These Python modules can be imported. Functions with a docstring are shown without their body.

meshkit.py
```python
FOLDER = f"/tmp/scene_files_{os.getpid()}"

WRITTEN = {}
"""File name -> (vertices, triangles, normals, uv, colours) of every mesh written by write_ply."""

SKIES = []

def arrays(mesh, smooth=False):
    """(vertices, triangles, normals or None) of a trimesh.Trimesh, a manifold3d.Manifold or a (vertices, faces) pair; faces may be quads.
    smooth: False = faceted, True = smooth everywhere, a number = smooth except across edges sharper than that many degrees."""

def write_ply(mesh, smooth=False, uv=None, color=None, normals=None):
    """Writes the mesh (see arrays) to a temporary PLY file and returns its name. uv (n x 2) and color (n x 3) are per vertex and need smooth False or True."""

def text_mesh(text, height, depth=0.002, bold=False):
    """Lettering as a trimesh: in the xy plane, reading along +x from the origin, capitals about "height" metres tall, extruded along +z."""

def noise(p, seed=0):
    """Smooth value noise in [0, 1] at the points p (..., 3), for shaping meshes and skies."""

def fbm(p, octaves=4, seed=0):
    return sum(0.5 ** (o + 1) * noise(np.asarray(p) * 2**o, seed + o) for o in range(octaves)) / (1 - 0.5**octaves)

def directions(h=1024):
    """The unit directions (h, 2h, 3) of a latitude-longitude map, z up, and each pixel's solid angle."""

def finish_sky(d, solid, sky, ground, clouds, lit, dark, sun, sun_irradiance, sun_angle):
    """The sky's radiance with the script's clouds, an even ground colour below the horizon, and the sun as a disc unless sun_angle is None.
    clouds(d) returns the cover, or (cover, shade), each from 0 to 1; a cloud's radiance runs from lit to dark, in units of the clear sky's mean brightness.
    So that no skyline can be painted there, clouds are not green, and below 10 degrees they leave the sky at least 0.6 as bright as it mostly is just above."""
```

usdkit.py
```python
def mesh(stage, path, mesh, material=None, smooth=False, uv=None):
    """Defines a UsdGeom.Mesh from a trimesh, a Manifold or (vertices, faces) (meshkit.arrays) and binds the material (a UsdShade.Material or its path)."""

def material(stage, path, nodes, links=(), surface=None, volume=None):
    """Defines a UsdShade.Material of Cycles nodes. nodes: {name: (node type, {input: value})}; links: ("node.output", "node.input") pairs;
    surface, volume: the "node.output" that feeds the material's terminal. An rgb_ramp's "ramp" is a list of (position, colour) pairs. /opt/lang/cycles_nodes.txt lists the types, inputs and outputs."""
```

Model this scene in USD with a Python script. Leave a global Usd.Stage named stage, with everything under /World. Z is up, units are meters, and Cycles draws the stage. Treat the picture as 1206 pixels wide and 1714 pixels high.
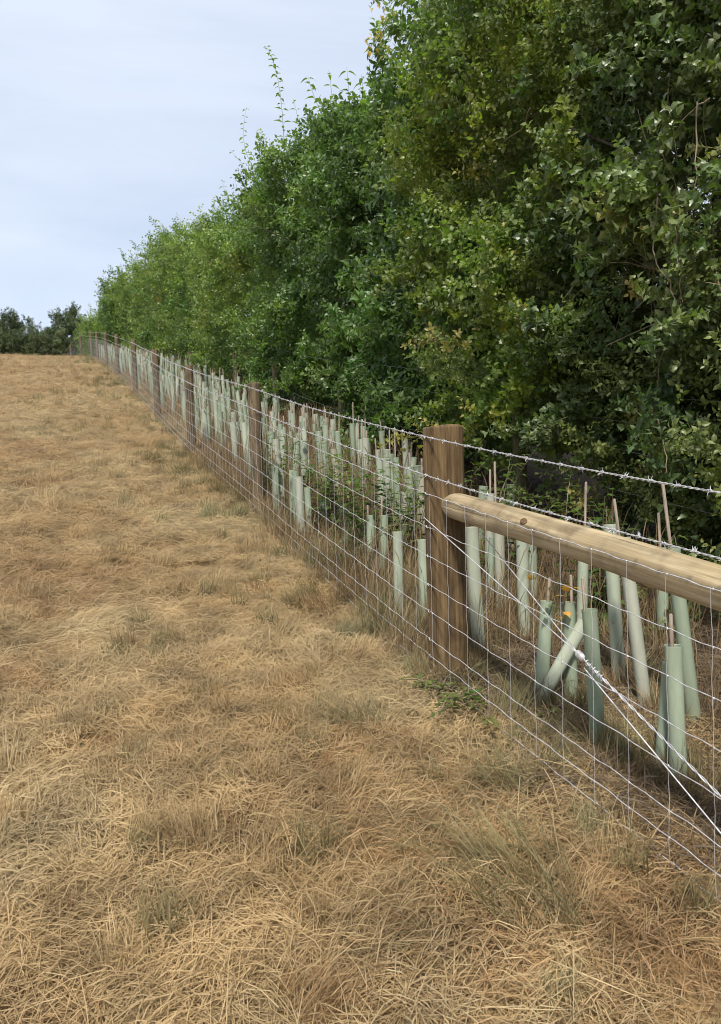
import math, random
import numpy as np
import trimesh
from scipy.interpolate import PchipInterpolator
from pxr import Usd, UsdGeom, UsdLux, UsdShade, Gf, Sdf, Vt
import usdkit, meshkit

stage = Usd.Stage.CreateInMemory()
UsdGeom.SetStageUpAxis(stage, UsdGeom.Tokens.z)
UsdGeom.SetStageMetersPerUnit(stage, 1.0)
world = UsdGeom.Xform.Define(stage, '/World')
stage.SetDefaultPrim(world.GetPrim())
UsdGeom.Scope.Define(stage, '/World/Looks')

# ------------------------------------------------------------------ camera
W, H, F = 1206, 1714, 1290.0
YAW, PITCH, ROLL = (math.radians(a) for a in (21.3068, -3.1384, -1.7300))
fwd = np.array([math.sin(YAW) * math.cos(PITCH), math.cos(YAW) * math.cos(PITCH), math.sin(PITCH)])
_r0 = np.array([math.cos(YAW), -math.sin(YAW), 0.0]); _u0 = np.cross(_r0, fwd)
rgt = _r0 * math.cos(ROLL) + _u0 * math.sin(ROLL)
upv = -_r0 * math.sin(ROLL) + _u0 * math.cos(ROLL)
cam = UsdGeom.Camera.Define(stage, '/World/camera')
m4 = np.eye(4); m4[0, :3], m4[1, :3], m4[2, :3] = rgt, upv, -fwd
cam.AddTransformOp().Set(Gf.Matrix4d(*m4.ravel().tolist()))
cam.CreateHorizontalApertureAttr(36.0)
cam.CreateVerticalApertureAttr(36.0 * 1024 / 721)
cam.CreateFocalLengthAttr(36.0 * F / W)
cam.CreateClippingRangeAttr(Gf.Vec2f(0.05, 5000))
cam.CreateExposureAttr(1.45)

# ------------------------------------------------------------------ sky and sun
SUN = np.array([-0.30, -0.55, 0.0]); SUN /= np.linalg.norm(SUN)
ELEV = math.radians(58)
SUN = np.array([SUN[0] * math.cos(ELEV), SUN[1] * math.cos(ELEV), math.sin(ELEV)])
dome = UsdLux.DomeLight.Define(stage, '/World/sky')
sky_mat = usdkit.material(stage, '/World/Looks/sky', {
    'tc': ('texture_coordinate', {}),
    'map': ('mapping', {'scale': (1.0, 1.6, 4.5), 'rotation': (0.2, 0.1, 0.5)}),
    'n': ('noise_texture', {'scale': 1.3, 'detail': 5.0, 'roughness': 0.55, 'distortion': 0.3}),
    'rmp': ('rgb_ramp', {'ramp': [(0.30, (0.55, 0.55, 0.55)), (0.64, (0.86, 0.86, 0.86))]}),
    'sky': ('sky_texture', {'sky_type': 'single_scattering', 'sun_disc': False, 'sun_elevation': ELEV,
                            'sun_rotation': math.atan2(SUN[0], SUN[1]), 'altitude': 100.0, 'air_density': 1.0, 'aerosol_density': 2.0}),
    'mx': ('mix_color', {'blend_type': 'mix', 'b': (5.5, 6.05, 7.0), 'use_clamp': False}),
    'bg': ('background_shader', {'strength': 0.058}),
}, [('tc.generated', 'map.vector'), ('map.vector', 'n.vector'), ('n.fac', 'rmp.fac'), ('rmp.color', 'mx.fac'),
    ('sky.color', 'mx.a'), ('mx.result', 'bg.color')], surface='bg.background')
UsdShade.MaterialBindingAPI.Apply(dome.GetPrim()).Bind(sky_mat)
dome.GetPrim().SetCustomDataByKey('kind', 'structure')
sun = UsdLux.DistantLight.Define(stage, '/World/sun')
sun.CreateNormalizeAttr(True); sun.CreateIntensityAttr(0.56); sun.CreateAngleAttr(7.0)
sun.CreateColorAttr(Gf.Vec3f(1.0, 0.94, 0.85))
zz = SUN; xx = np.cross([0, 0, 1.0], zz); xx /= np.linalg.norm(xx); yy = np.cross(zz, xx)
ms = np.eye(4); ms[0, :3], ms[1, :3], ms[2, :3] = xx, yy, zz
sun.AddTransformOp().Set(Gf.Matrix4d(*ms.ravel().tolist()))

# ------------------------------------------------------------------ helpers
used = {}
def numbered(parent, name):
    k = used.get((parent, name), 0); used[(parent, name)] = k + 1
    return f'{parent}/{name}' + (f'_{k:03d}' if k else '')

def tag(prim, label=None, cat=None, group=None, kind=None):
    prim = prim.GetPrim() if hasattr(prim, 'GetPrim') else prim
    for k, v in (('label', label), ('category', cat), ('group', group), ('kind', kind)):
        if v: prim.SetCustomDataByKey(k, v)
    return prim

ORIGIN = {}
def thing(name, label, cat, loc, group=None, kind=None):
    x = UsdGeom.Xform.Define(stage, numbered('/World', name))
    x.AddTranslateOp().Set(Gf.Vec3d(*map(float, loc)))
    tag(x, label, cat, group, kind); ORIGIN[str(x.GetPath())] = np.array(loc, float)
    return x

def part(parent, name, geo, mat, smooth=False, label=None, kind=None):
    """geo in world coordinates = (v, f); placed relative to the origin of its thing."""
    pp = str(parent.GetPath()); o = ORIGIN.get(pp)
    if o is None:
        o = ORIGIN.get(pp.rsplit('/', 1)[0], np.zeros(3))
    m = usdkit.mesh(stage, numbered(pp, name), (geo[0] - o, geo[1]), mat, smooth)
    tag(m, label, kind=kind)
    return m

def cat_geo(gs):
    vs, fs, n = [], [], 0
    for v, f in gs:
        if len(v) == 0: continue
        vs.append(v); fs.append(f + n); n += len(v)
    return (np.vstack(vs), np.vstack(fs))

def tube(P, R, n=6, caps=True):
    P = np.asarray(P, float); k = len(P); R = np.broadcast_to(np.asarray(R, float), (k,))
    T = np.gradient(P, axis=0); T /= np.maximum(np.linalg.norm(T, axis=1, keepdims=True), 1e-12)
    a = np.array([0, 0, 1.0]) if abs(T[0, 2]) < 0.9 else np.array([1.0, 0, 0])
    N = np.cross(np.broadcast_to(a, T.shape), T)
    bad = np.linalg.norm(N, axis=1) < 1e-3
    if bad.any(): N[bad] = np.cross([0.3, 0.9, 0.1], T[bad])
    N /= np.linalg.norm(N, axis=1, keepdims=True); B = np.cross(T, N)
    th = np.linspace(0, 2 * np.pi, n, endpoint=False)
    v = P[:, None] + R[:, None, None] * (np.cos(th)[None, :, None] * N[:, None] + np.sin(th)[None, :, None] * B[:, None])
    v = v.reshape(-1, 3)
    i = np.arange(k - 1)[:, None] * n; j = np.arange(n)[None]; j2 = (j + 1) % n
    q = np.stack([i + j, i + j2, i + n + j2, i + n + j], -1).reshape(-1, 4)
    f = np.vstack([q[:, [0, 1, 2]], q[:, [0, 2, 3]]])
    if caps:
        v = np.vstack([v, P[:1], P[-1:]]); c0, c1 = len(v) - 2, len(v) - 1; e = (k - 1) * n
        jj = np.arange(n); f = np.vstack([f, np.stack([np.full(n, c0), (jj + 1) % n, jj], 1), np.stack([np.full(n, c1), e + jj, e + (jj + 1) % n], 1)])
    return v, f

def ribbons(P, Wd, S):
    """P: N x K x 3 centre lines, Wd: N x K half widths, S: N x 3 (or N x K x 3) side directions."""
    N, K = P.shape[:2]
    S = S[:, None] if S.ndim == 2 else S
    v = np.stack([P - S * Wd[..., None], P + S * Wd[..., None]], 2).reshape(-1, 3)
    b = (np.arange(N) * K * 2)[:, None] + (np.arange(K - 1) * 2)[None]
    b = b.reshape(-1, 1)
    f = np.vstack([b + [0, 1, 3], b + [0, 3, 2]])
    return v, f

def smoothnoise(p, scale, seed=0):
    p = np.asarray(p, float) * scale + seed * 17.31
    a = np.zeros(p.shape[:-1]); w = 1.0; t = 0
    rs = np.random.RandomState(seed + 5)
    for o in range(4):
        for _ in range(3):
            d = rs.normal(size=p.shape[-1]); d /= np.linalg.norm(d)
            a = a + w * np.sin((p @ d) * 2.1 * 1.9 ** o + rs.uniform(0, 6.28)); t += w * 0.7
        w *= 0.55
    return a / t

def quat_from(M):
    """M: N x 3 x 3 with columns = images of the axes -> Vt.QuathArray"""
    from scipy.spatial.transform import Rotation
    q = Rotation.from_matrix(M).as_quat()
    return Vt.QuathArray([Gf.Quath(float(a[3]), float(a[0]), float(a[1]), float(a[2])) for a in q])

def frames(Z, spin):
    Z = Z / np.linalg.norm(Z, axis=1, keepdims=True)
    a = np.where(np.abs(Z[:, 2:3]) < 0.95, [[0, 0, 1.0]], [[1.0, 0, 0]])
    X = np.cross(a, Z); X /= np.linalg.norm(X, axis=1, keepdims=True); Y = np.cross(Z, X)
    c, s = np.cos(spin)[:, None], np.sin(spin)[:, None]
    X2 = X * c + Y * s; Y2 = -X * s + Y * c
    return np.stack([X2, Y2, Z], -1)

def instancer(path, protos, pos, M, scale, idx):
    """protos: list of (geo, material, smooth)"""
    pi = UsdGeom.PointInstancer.Define(stage, path)
    rel = pi.CreatePrototypesRel()
    for k, (g, mat) in enumerate(protos):
        pm = usdkit.mesh(stage, f'{path}/piece' + (f'_{k:03d}' if k else ''), g, mat, False)
        rel.AddTarget(pm.GetPath())
    pi.CreatePositionsAttr(Vt.Vec3fArray.FromNumpy(np.asarray(pos, np.float32)))
    pi.CreateOrientationsAttr(quat_from(M))
    sc = np.asarray(scale, np.float32)
    if sc.ndim == 1: sc = np.repeat(sc[:, None], 3, 1)
    pi.CreateScalesAttr(Vt.Vec3fArray.FromNumpy(sc))
    pi.CreateProtoIndicesAttr(Vt.IntArray.FromNumpy(np.asarray(idx, np.int32)))
    return pi

# ------------------------------------------------------------------ materials
def lk(name): return '/World/Looks/' + name

def straw_mat(name, ramp, tint, tint_scale=0.9, trans=0.25, tint_amt=0.55):
    return usdkit.material(stage, lk(name), {
        'geo': ('geometry', {}), 'oi': ('object_info', {}),
        'ri': ('rgb_ramp', {'ramp': ramp}),
        'n': ('noise_texture', {'scale': tint_scale, 'detail': 3.0, 'roughness': 0.6}),
        'nr': ('rgb_ramp', {'ramp': [(0.40, (0, 0, 0)), (0.62, (tint_amt,) * 3)]}),
        'mx': ('mix_color', {'blend_type': 'mix', 'b': tint}),
        'n2': ('noise_texture', {'scale': 5.0, 'detail': 2.0}),
        'vr': ('map_range', {'from_min': 0.3, 'from_max': 0.7, 'to_min': 0.68, 'to_max': 1.22, 'clamp': True}),
        'hs': ('hsv', {'saturation': 1.0}),
        'd': ('principled_bsdf', {'roughness': 0.55, 'specular_ior_level': 0.35}),
        't': ('translucent_bsdf', {}), 'm': ('mix_closure', {'fac': trans}),
    }, [('geo.random_per_island', 'ri.fac'), ('geo.position', 'n.vector'), ('n.fac', 'nr.fac'), ('nr.color', 'mx.fac'), ('ri.color', 'mx.a'),
        ('geo.position', 'n2.vector'), ('n2.fac', 'vr.value'), ('vr.result', 'hs.value'), ('mx.result', 'hs.color'),
        ('hs.color', 'd.base_color'), ('hs.color', 't.color'), ('d.BSDF', 'm.closure1'), ('t.BSDF', 'm.closure2')], surface='m.closure')

def leaf_mat(name, ramp, trans=0.35, rough=0.42, under=(0.16, 0.20, 0.10), var_scale=1.6, yellow=(0.20, 0.19, 0.03), yamt=0.0):
    return usdkit.material(stage, lk(name), {
        'geo': ('geometry', {}), 'oi': ('object_info', {}),
        'a': ('math', {'math_type': 'add'}), 'fr': ('math', {'math_type': 'fraction'}),
        'ri': ('rgb_ramp', {'ramp': ramp}),
        'n': ('noise_texture', {'scale': var_scale, 'detail': 2.0}),
        'nr': ('map_range', {'from_min': 0.3, 'from_max': 0.7, 'to_min': 0.65, 'to_max': 1.35, 'clamp': True}),
        'ny': ('noise_texture', {'scale': 1.1, 'detail': 3.0}),
        'nyr': ('rgb_ramp', {'ramp': [(0.50, (0, 0, 0)), (0.66, (yamt,) * 3)]}),
        'my': ('mix_color', {'blend_type': 'mix', 'b': yellow}),
        'hs': ('hsv', {}),
        'bk': ('mix_color', {'blend_type': 'mix', 'b': under}), 'bf': ('math', {'math_type': 'multiply', 'value2': 0.5}),
        'd': ('principled_bsdf', {'roughness': rough, 'specular_ior_level': 0.5}),
        'tc': ('mix_color', {'blend_type': 'multiply', 'fac': 1.0, 'b': (1.15, 1.5, 0.5), 'use_clamp_result': False}),
        't': ('translucent_bsdf', {}), 'm': ('mix_closure', {'fac': trans}),
    }, [('geo.random_per_island', 'a.value1'), ('oi.random', 'a.value2'), ('a.value', 'fr.value1'), ('fr.value', 'ri.fac'),
        ('geo.position', 'n.vector'), ('n.fac', 'nr.value'), ('nr.result', 'hs.value'),
        ('geo.position', 'ny.vector'), ('ny.fac', 'nyr.fac'), ('nyr.color', 'my.fac'), ('ri.color', 'my.a'), ('my.result', 'hs.color'),
        ('hs.color', 'bk.a'), ('geo.backfacing', 'bf.value1'), ('bf.value', 'bk.fac'),
        ('bk.result', 'd.base_color'), ('bk.result', 'tc.a'), ('tc.result', 't.color'), ('d.BSDF', 'm.closure1'), ('t.BSDF', 'm.closure2')], surface='m.closure')

def wood_mat(name, dark, mid, light, grain=(30, 30, 1.6), bump=0.5, rough=0.8, crack=0.45):
    return usdkit.material(stage, lk(name), {
        'tc': ('texture_coordinate', {}), 'map': ('mapping', {'scale': grain}),
        'n': ('noise_texture', {'scale': 1.6, 'detail': 6.0, 'roughness': 0.65, 'distortion': 0.6}),
        'r': ('rgb_ramp', {'ramp': [(0.28, dark), (0.50, mid), (0.72, light)]}),
        'n2': ('noise_texture', {'scale': 6.0, 'detail': 4.0, 'roughness': 0.6}),
        'r2': ('rgb_ramp', {'ramp': [(0.30, (0.55, 0.52, 0.50)), (0.5, (1, 1, 1)), (0.75, (1.12, 1.08, 1.0))]}),
        'mul': ('mix_color', {'blend_type': 'multiply', 'fac': 1.0, 'use_clamp_result': False}),
        'map3': ('mapping', {'scale': (grain[0] * 1.7, grain[1] * 1.7, grain[2] * 0.7)}),
        'n3': ('noise_texture', {'scale': 1.0, 'detail': 2.0, 'roughness': 0.5}),
        'r3': ('rgb_ramp', {'ramp': [(0.30, (crack,) * 3), (0.36, (1, 1, 1))]}),
        'mul2': ('mix_color', {'blend_type': 'multiply', 'fac': 1.0, 'use_clamp_result': False}),
        'add': ('math', {'math_type': 'add'}), 'b': ('bump', {'strength': bump, 'distance': 0.006}),
        'p': ('principled_bsdf', {'roughness': rough, 'specular_ior_level': 0.25}),
    }, [('tc.object', 'map.vector'), ('map.vector', 'n.vector'), ('n.fac', 'r.fac'), ('tc.object', 'n2.vector'), ('n2.fac', 'r2.fac'),
        ('r.color', 'mul.a'), ('r2.color', 'mul.b'), ('tc.object', 'map3.vector'), ('map3.vector', 'n3.vector'), ('n3.fac', 'r3.fac'),
        ('mul.result', 'mul2.a'), ('r3.color', 'mul2.b'), ('mul2.result', 'p.base_color'),
        ('n.fac', 'add.value1'), ('r3.color', 'add.value2'), ('add.value', 'b.height'), ('b.normal', 'p.normal')], surface='p.BSDF')

M_straw = straw_mat('dry_straw', [(0, (0.36, 0.255, 0.125)), (0.3, (0.61, 0.455, 0.25)), (0.7, (0.75, 0.595, 0.365)), (1, (0.86, 0.74, 0.52))], (0.44, 0.355, 0.20))
M_rust = straw_mat('rusty_straw', [(0, (0.27, 0.165, 0.075)), (0.5, (0.48, 0.32, 0.15)), (1, (0.62, 0.45, 0.24))], (0.38, 0.27, 0.13))
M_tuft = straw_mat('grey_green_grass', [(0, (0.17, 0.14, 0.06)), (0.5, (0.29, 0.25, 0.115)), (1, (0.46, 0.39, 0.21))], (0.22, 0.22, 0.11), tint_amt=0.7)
M_stalk = straw_mat('dry_stalk', [(0, (0.24, 0.16, 0.085)), (0.5, (0.48, 0.35, 0.19)), (1, (0.68, 0.54, 0.34))], (0.34, 0.26, 0.14))
M_ground = usdkit.material(stage, lk('ground'), {
    'geo': ('geometry', {}), 'sx': ('separate_xyz', {}),
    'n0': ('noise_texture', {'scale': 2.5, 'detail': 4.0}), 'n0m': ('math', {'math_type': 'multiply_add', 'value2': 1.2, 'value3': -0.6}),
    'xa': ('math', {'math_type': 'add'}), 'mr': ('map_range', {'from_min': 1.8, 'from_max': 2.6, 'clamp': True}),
    'n': ('noise_texture', {'scale': 30.0, 'detail': 6.0, 'roughness': 0.7}),
    'r': ('rgb_ramp', {'ramp': [(0.3, (0.13, 0.085, 0.045)), (0.5, (0.25, 0.165, 0.08)), (0.7, (0.40, 0.28, 0.14))]}),
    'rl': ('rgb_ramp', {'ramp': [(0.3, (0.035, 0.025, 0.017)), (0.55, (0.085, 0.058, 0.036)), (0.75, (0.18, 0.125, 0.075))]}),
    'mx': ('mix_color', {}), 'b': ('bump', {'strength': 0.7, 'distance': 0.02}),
    'p': ('principled_bsdf', {'roughness': 0.95, 'specular_ior_level': 0.1}),
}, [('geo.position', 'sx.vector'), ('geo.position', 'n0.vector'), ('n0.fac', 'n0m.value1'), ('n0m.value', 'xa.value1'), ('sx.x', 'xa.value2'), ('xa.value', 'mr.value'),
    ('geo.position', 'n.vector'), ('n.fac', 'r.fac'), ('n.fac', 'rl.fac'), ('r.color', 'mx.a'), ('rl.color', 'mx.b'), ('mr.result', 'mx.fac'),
    ('mx.result', 'p.base_color'), ('n.fac', 'b.height'), ('b.normal', 'p.normal')], surface='p.BSDF')
M_post = wood_mat('brown_post_wood', (0.038, 0.024, 0.011), (0.115, 0.076, 0.036), (0.215, 0.150, 0.078), grain=(26, 26, 1.6))
M_rail = wood_mat('pale_rail_wood', (0.15, 0.112, 0.064), (0.30, 0.238, 0.142), (0.42, 0.348, 0.225), grain=(30, 30, 1.1), bump=0.5)
M_post2 = wood_mat('small_post_wood', (0.06, 0.045, 0.028), (0.13, 0.098, 0.06), (0.21, 0.165, 0.105), grain=(50, 50, 1.6))
M_oldpost = wood_mat('old_post_wood', (0.06, 0.055, 0.03), (0.13, 0.115, 0.06), (0.22, 0.19, 0.11), grain=(50, 50, 1.6))
M_knot = wood_mat('knot_wood', (0.07, 0.045, 0.022), (0.14, 0.09, 0.045), (0.20, 0.14, 0.075), grain=(60, 60, 60))
M_stake = wood_mat('stake_wood', (0.17, 0.135, 0.105), (0.30, 0.245, 0.195), (0.43, 0.36, 0.30), grain=(70, 70, 3), bump=0.2)
M_bark = wood_mat('bark', (0.03, 0.024, 0.016), (0.075, 0.06, 0.042), (0.14, 0.115, 0.085), grain=(20, 20, 4))
M_twig = wood_mat('pale_twig', (0.13, 0.10, 0.07), (0.24, 0.195, 0.14), (0.36, 0.30, 0.23), grain=(30, 30, 6), bump=0.2)
M_wire = usdkit.material(stage, lk('galvanised_wire'), {
    'geo': ('geometry', {}), 'n': ('noise_texture', {'scale': 60.0, 'detail': 2.0}),
    'r': ('rgb_ramp', {'ramp': [(0.3, (0.36, 0.36, 0.37)), (0.7, (0.60, 0.60, 0.62))]}),
    'p': ('principled_bsdf', {'metallic': 0.35, 'roughness': 0.42})},
    [('geo.position', 'n.vector'), ('n.fac', 'r.fac'), ('r.color', 'p.base_color')], surface='p.BSDF')
M_oldwire = usdkit.material(stage, lk('old_wire'), {
    'geo': ('geometry', {}), 'n': ('noise_texture', {'scale': 40.0}), 'r': ('rgb_ramp', {'ramp': [(0.3, (0.12, 0.11, 0.10)), (0.7, (0.27, 0.26, 0.25))]}),
    'p': ('principled_bsdf', {'metallic': 0.3, 'roughness': 0.6})},
    [('geo.position', 'n.vector'), ('n.fac', 'r.fac'), ('r.color', 'p.base_color')], surface='p.BSDF')
M_tube = usdkit.material(stage, lk('pale_green_plastic'), {
    'tc': ('texture_coordinate', {}), 'oi': ('object_info', {}), 'geo': ('geometry', {}),
    'map': ('mapping', {'scale': (18, 18, 3)}), 'n': ('noise_texture', {'scale': 1.0, 'detail': 5.0, 'roughness': 0.6}),
    'ra': ('rgb_ramp', {'ramp': [(0, (0.27, 0.33, 0.235)), (0.35, (0.36, 0.425, 0.31)), (0.75, (0.44, 0.48, 0.375)), (0.88, (0.46, 0.485, 0.40)), (1.0, (0.37, 0.35, 0.25))]}),
    'sz': ('separate_xyz', {}), 'mz': ('map_range', {'from_min': 0.0, 'from_max': 0.28, 'to_min': 0.75, 'to_max': 0.0, 'clamp': True}),
    'mzn': ('math', {'math_type': 'multiply'}),
    'dirt': ('mix_color', {'b': (0.26, 0.22, 0.14)}),
    'nr': ('map_range', {'from_min': 0.3, 'from_max': 0.7, 'to_min': 0.85, 'to_max': 1.12, 'clamp': True}), 'hs': ('hsv', {}),
    'p': ('principled_bsdf', {'roughness': 0.5, 'specular_ior_level': 0.4}),
    't': ('translucent_bsdf', {}), 'm': ('mix_closure', {'fac': 0.25})},
    [('tc.object', 'map.vector'), ('map.vector', 'n.vector'), ('oi.random', 'ra.fac'), ('tc.object', 'sz.vector'), ('sz.z', 'mz.value'),
     ('mz.result', 'mzn.value1'), ('n.fac', 'mzn.value2'), ('mzn.value', 'dirt.fac'), ('ra.color', 'dirt.a'), ('n.fac', 'nr.value'), ('nr.result', 'hs.value'), ('dirt.result', 'hs.color'),
     ('hs.color', 'p.base_color'), ('hs.color', 't.color'), ('p.BSDF', 'm.closure1'), ('t.BSDF', 'm.closure2')], surface='m.closure')

G_hi = [(0, (0.07, 0.12, 0.022)), (0.5, (0.14, 0.20, 0.038)), (0.9, (0.22, 0.27, 0.05)), (1, (0.34, 0.30, 0.05))]
L_maple = leaf_mat('maple_leaf', G_hi, trans=0.45, yamt=0.6, yellow=(0.27, 0.26, 0.035))
L_thorn = leaf_mat('thorn_leaf', [(0, (0.07, 0.11, 0.030)), (0.5, (0.135, 0.185, 0.050)), (0.93, (0.21, 0.25, 0.08)), (1, (0.36, 0.29, 0.08))], trans=0.36, yamt=0.35, yellow=(0.20, 0.20, 0.04))
L_ivy = leaf_mat('dark_ivy_leaf', [(0, (0.05, 0.088, 0.032)), (0.6, (0.098, 0.150, 0.054)), (0.93, (0.155, 0.205, 0.075)), (1, (0.28, 0.26, 0.08))], trans=0.30, rough=0.36, yamt=0.2)
L_dogwood = leaf_mat('dogwood_leaf', [(0, (0.045, 0.092, 0.026)), (0.6, (0.082, 0.150, 0.040)), (1, (0.14, 0.21, 0.058))], trans=0.40, rough=0.4, yamt=0.25, yellow=(0.13, 0.19, 0.03))
L_hazel = leaf_mat('hazel_leaf', [(0, (0.050, 0.102, 0.022)), (0.6, (0.095, 0.17, 0.036)), (1, (0.16, 0.23, 0.055))], trans=0.42, yamt=0.4, yellow=(0.2, 0.22, 0.03))
L_light = leaf_mat('light_hedge_leaf', [(0, (0.085, 0.14, 0.028)), (0.6, (0.15, 0.22, 0.045)), (1, (0.24, 0.29, 0.075))], trans=0.42, yamt=0.45, yellow=(0.26, 0.25, 0.05))
L_far = leaf_mat('far_tree_leaf', [(0, (0.034, 0.05, 0.02)), (0.6, (0.06, 0.082, 0.032)), (1, (0.10, 0.12, 0.05))], trans=0.25, rough=0.85, under=(0.07, 0.09, 0.05))
L_brown = leaf_mat('yellow_brown_leaf', [(0, (0.16, 0.10, 0.03)), (0.4, (0.34, 0.22, 0.04)), (0.7, (0.52, 0.36, 0.05)), (1, (0.22, 0.20, 0.06))], trans=0.4, under=(0.3, 0.2, 0.08))
L_orange = leaf_mat('orange_leaf', [(0, (0.50, 0.20, 0.05)), (1, (0.66, 0.33, 0.06))], trans=0.35, under=(0.5, 0.25, 0.08))
L_weed = leaf_mat('weed_leaf', [(0, (0.045, 0.085, 0.022)), (0.6, (0.085, 0.135, 0.036)), (1, (0.15, 0.18, 0.055))], trans=0.35, yamt=0.3)

# ------------------------------------------------------------------ terrain
_g = np.array([(-900, -16), (-300, -12), (-60, -6.5), (-20, -3.4), (-6, -1.95), (-2, -1.52), (0, -1.30), (1.6, -1.11), (2.96, -0.93), (6.22, -0.36), (9.45, 0.23), (12.67, 0.90),
               (16.07, 1.61), (20.4, 2.46), (24.6, 3.27), (29.2, 4.10), (31.5, 4.50), (33.5, 4.82), (36, 5.02), (38, 5.08), (43, 5.18), (50, 5.15), (60, 4.8), (90, 3.2), (150, 0.0), (300, -6), (900, -16)], float)
G = PchipInterpolator(_g[:, 0], _g[:, 1])
def ground_z(x, y):
    x, y = np.asarray(x, float), np.asarray(y, float)
    p = np.stack(np.broadcast_arrays(x, y), -1)
    near = np.exp(-((np.abs(y) / 40) ** 2))
    field = np.clip((1.7 - x) / 0.6, 0.35, 1)
    return G(y) + near * field * np.clip(7.0 / np.maximum(np.abs(y), 3.5), .4, 1) * (0.020 * smoothnoise(p, 2.6, 3) + 0.018 * smoothnoise(p, 5.5, 9))
def spread(a, b, step, far, k=26):
    core = np.arange(a, b + 1e-6, step)
    e = np.geomspace(step, far, k)
    return np.unique(np.concatenate([a - np.cumsum(e * 0 + np.diff(np.r_[0, e])), core, b + np.cumsum(np.diff(np.r_[0, e]))]))
gx = spread(-3.2, 5.2, 0.06, 900); gy = np.unique(np.concatenate([spread(-1, 8, 0.06, 900), np.arange(8, 60, 0.25)]))
XX, YY = np.meshgrid(gx, gy, indexing='ij'); ZZ = ground_z(XX, YY)
nx, ny = XX.shape; a = (np.arange(nx - 1)[:, None] * ny + np.arange(ny - 1)[None]).ravel()
gq = np.stack([a, a + ny, a + ny + 1, a + 1], 1)
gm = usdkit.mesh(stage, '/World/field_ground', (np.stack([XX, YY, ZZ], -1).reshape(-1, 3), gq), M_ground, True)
tag(gm, 'dry pasture ground rising to a crest beside the fence', 'ground', kind='structure')

def ray(px, py):
    return fwd + rgt * (px - W / 2) / F - upv * (py - H / 2) / F
def hit_ground(px, py):
    v = ray(px, py); t0 = 0.5
    for t in np.arange(0.8, 60, 0.02):
        if (v * t)[2] < G((v * t)[1]): return v * t
        t0 = t
    return v * 40
def at_depth(px, py, depth): return ray(px, py) * depth

# fence plan line: straight, then swinging left over the crest
_fx = PchipInterpolator([-20, 0, 26, 29.2, 31, 33, 35.5, 38, 43, 48], [1.545, 1.545, 1.545, 1.54, 1.52, 1.46, 1.22, 0.93, 0.53, 0.15])
def fence_x(s): return _fx(s)

# ------------------------------------------------------------------ stock fence
FB = np.array([1.545, 2.96, float(G(2.96))])
fence = thing('stock_fence', 'long new stock fence of netting, two barbed strands, round posts and a pale rail', 'fence', FB)
fr = np.random.RandomState(11)

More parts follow.
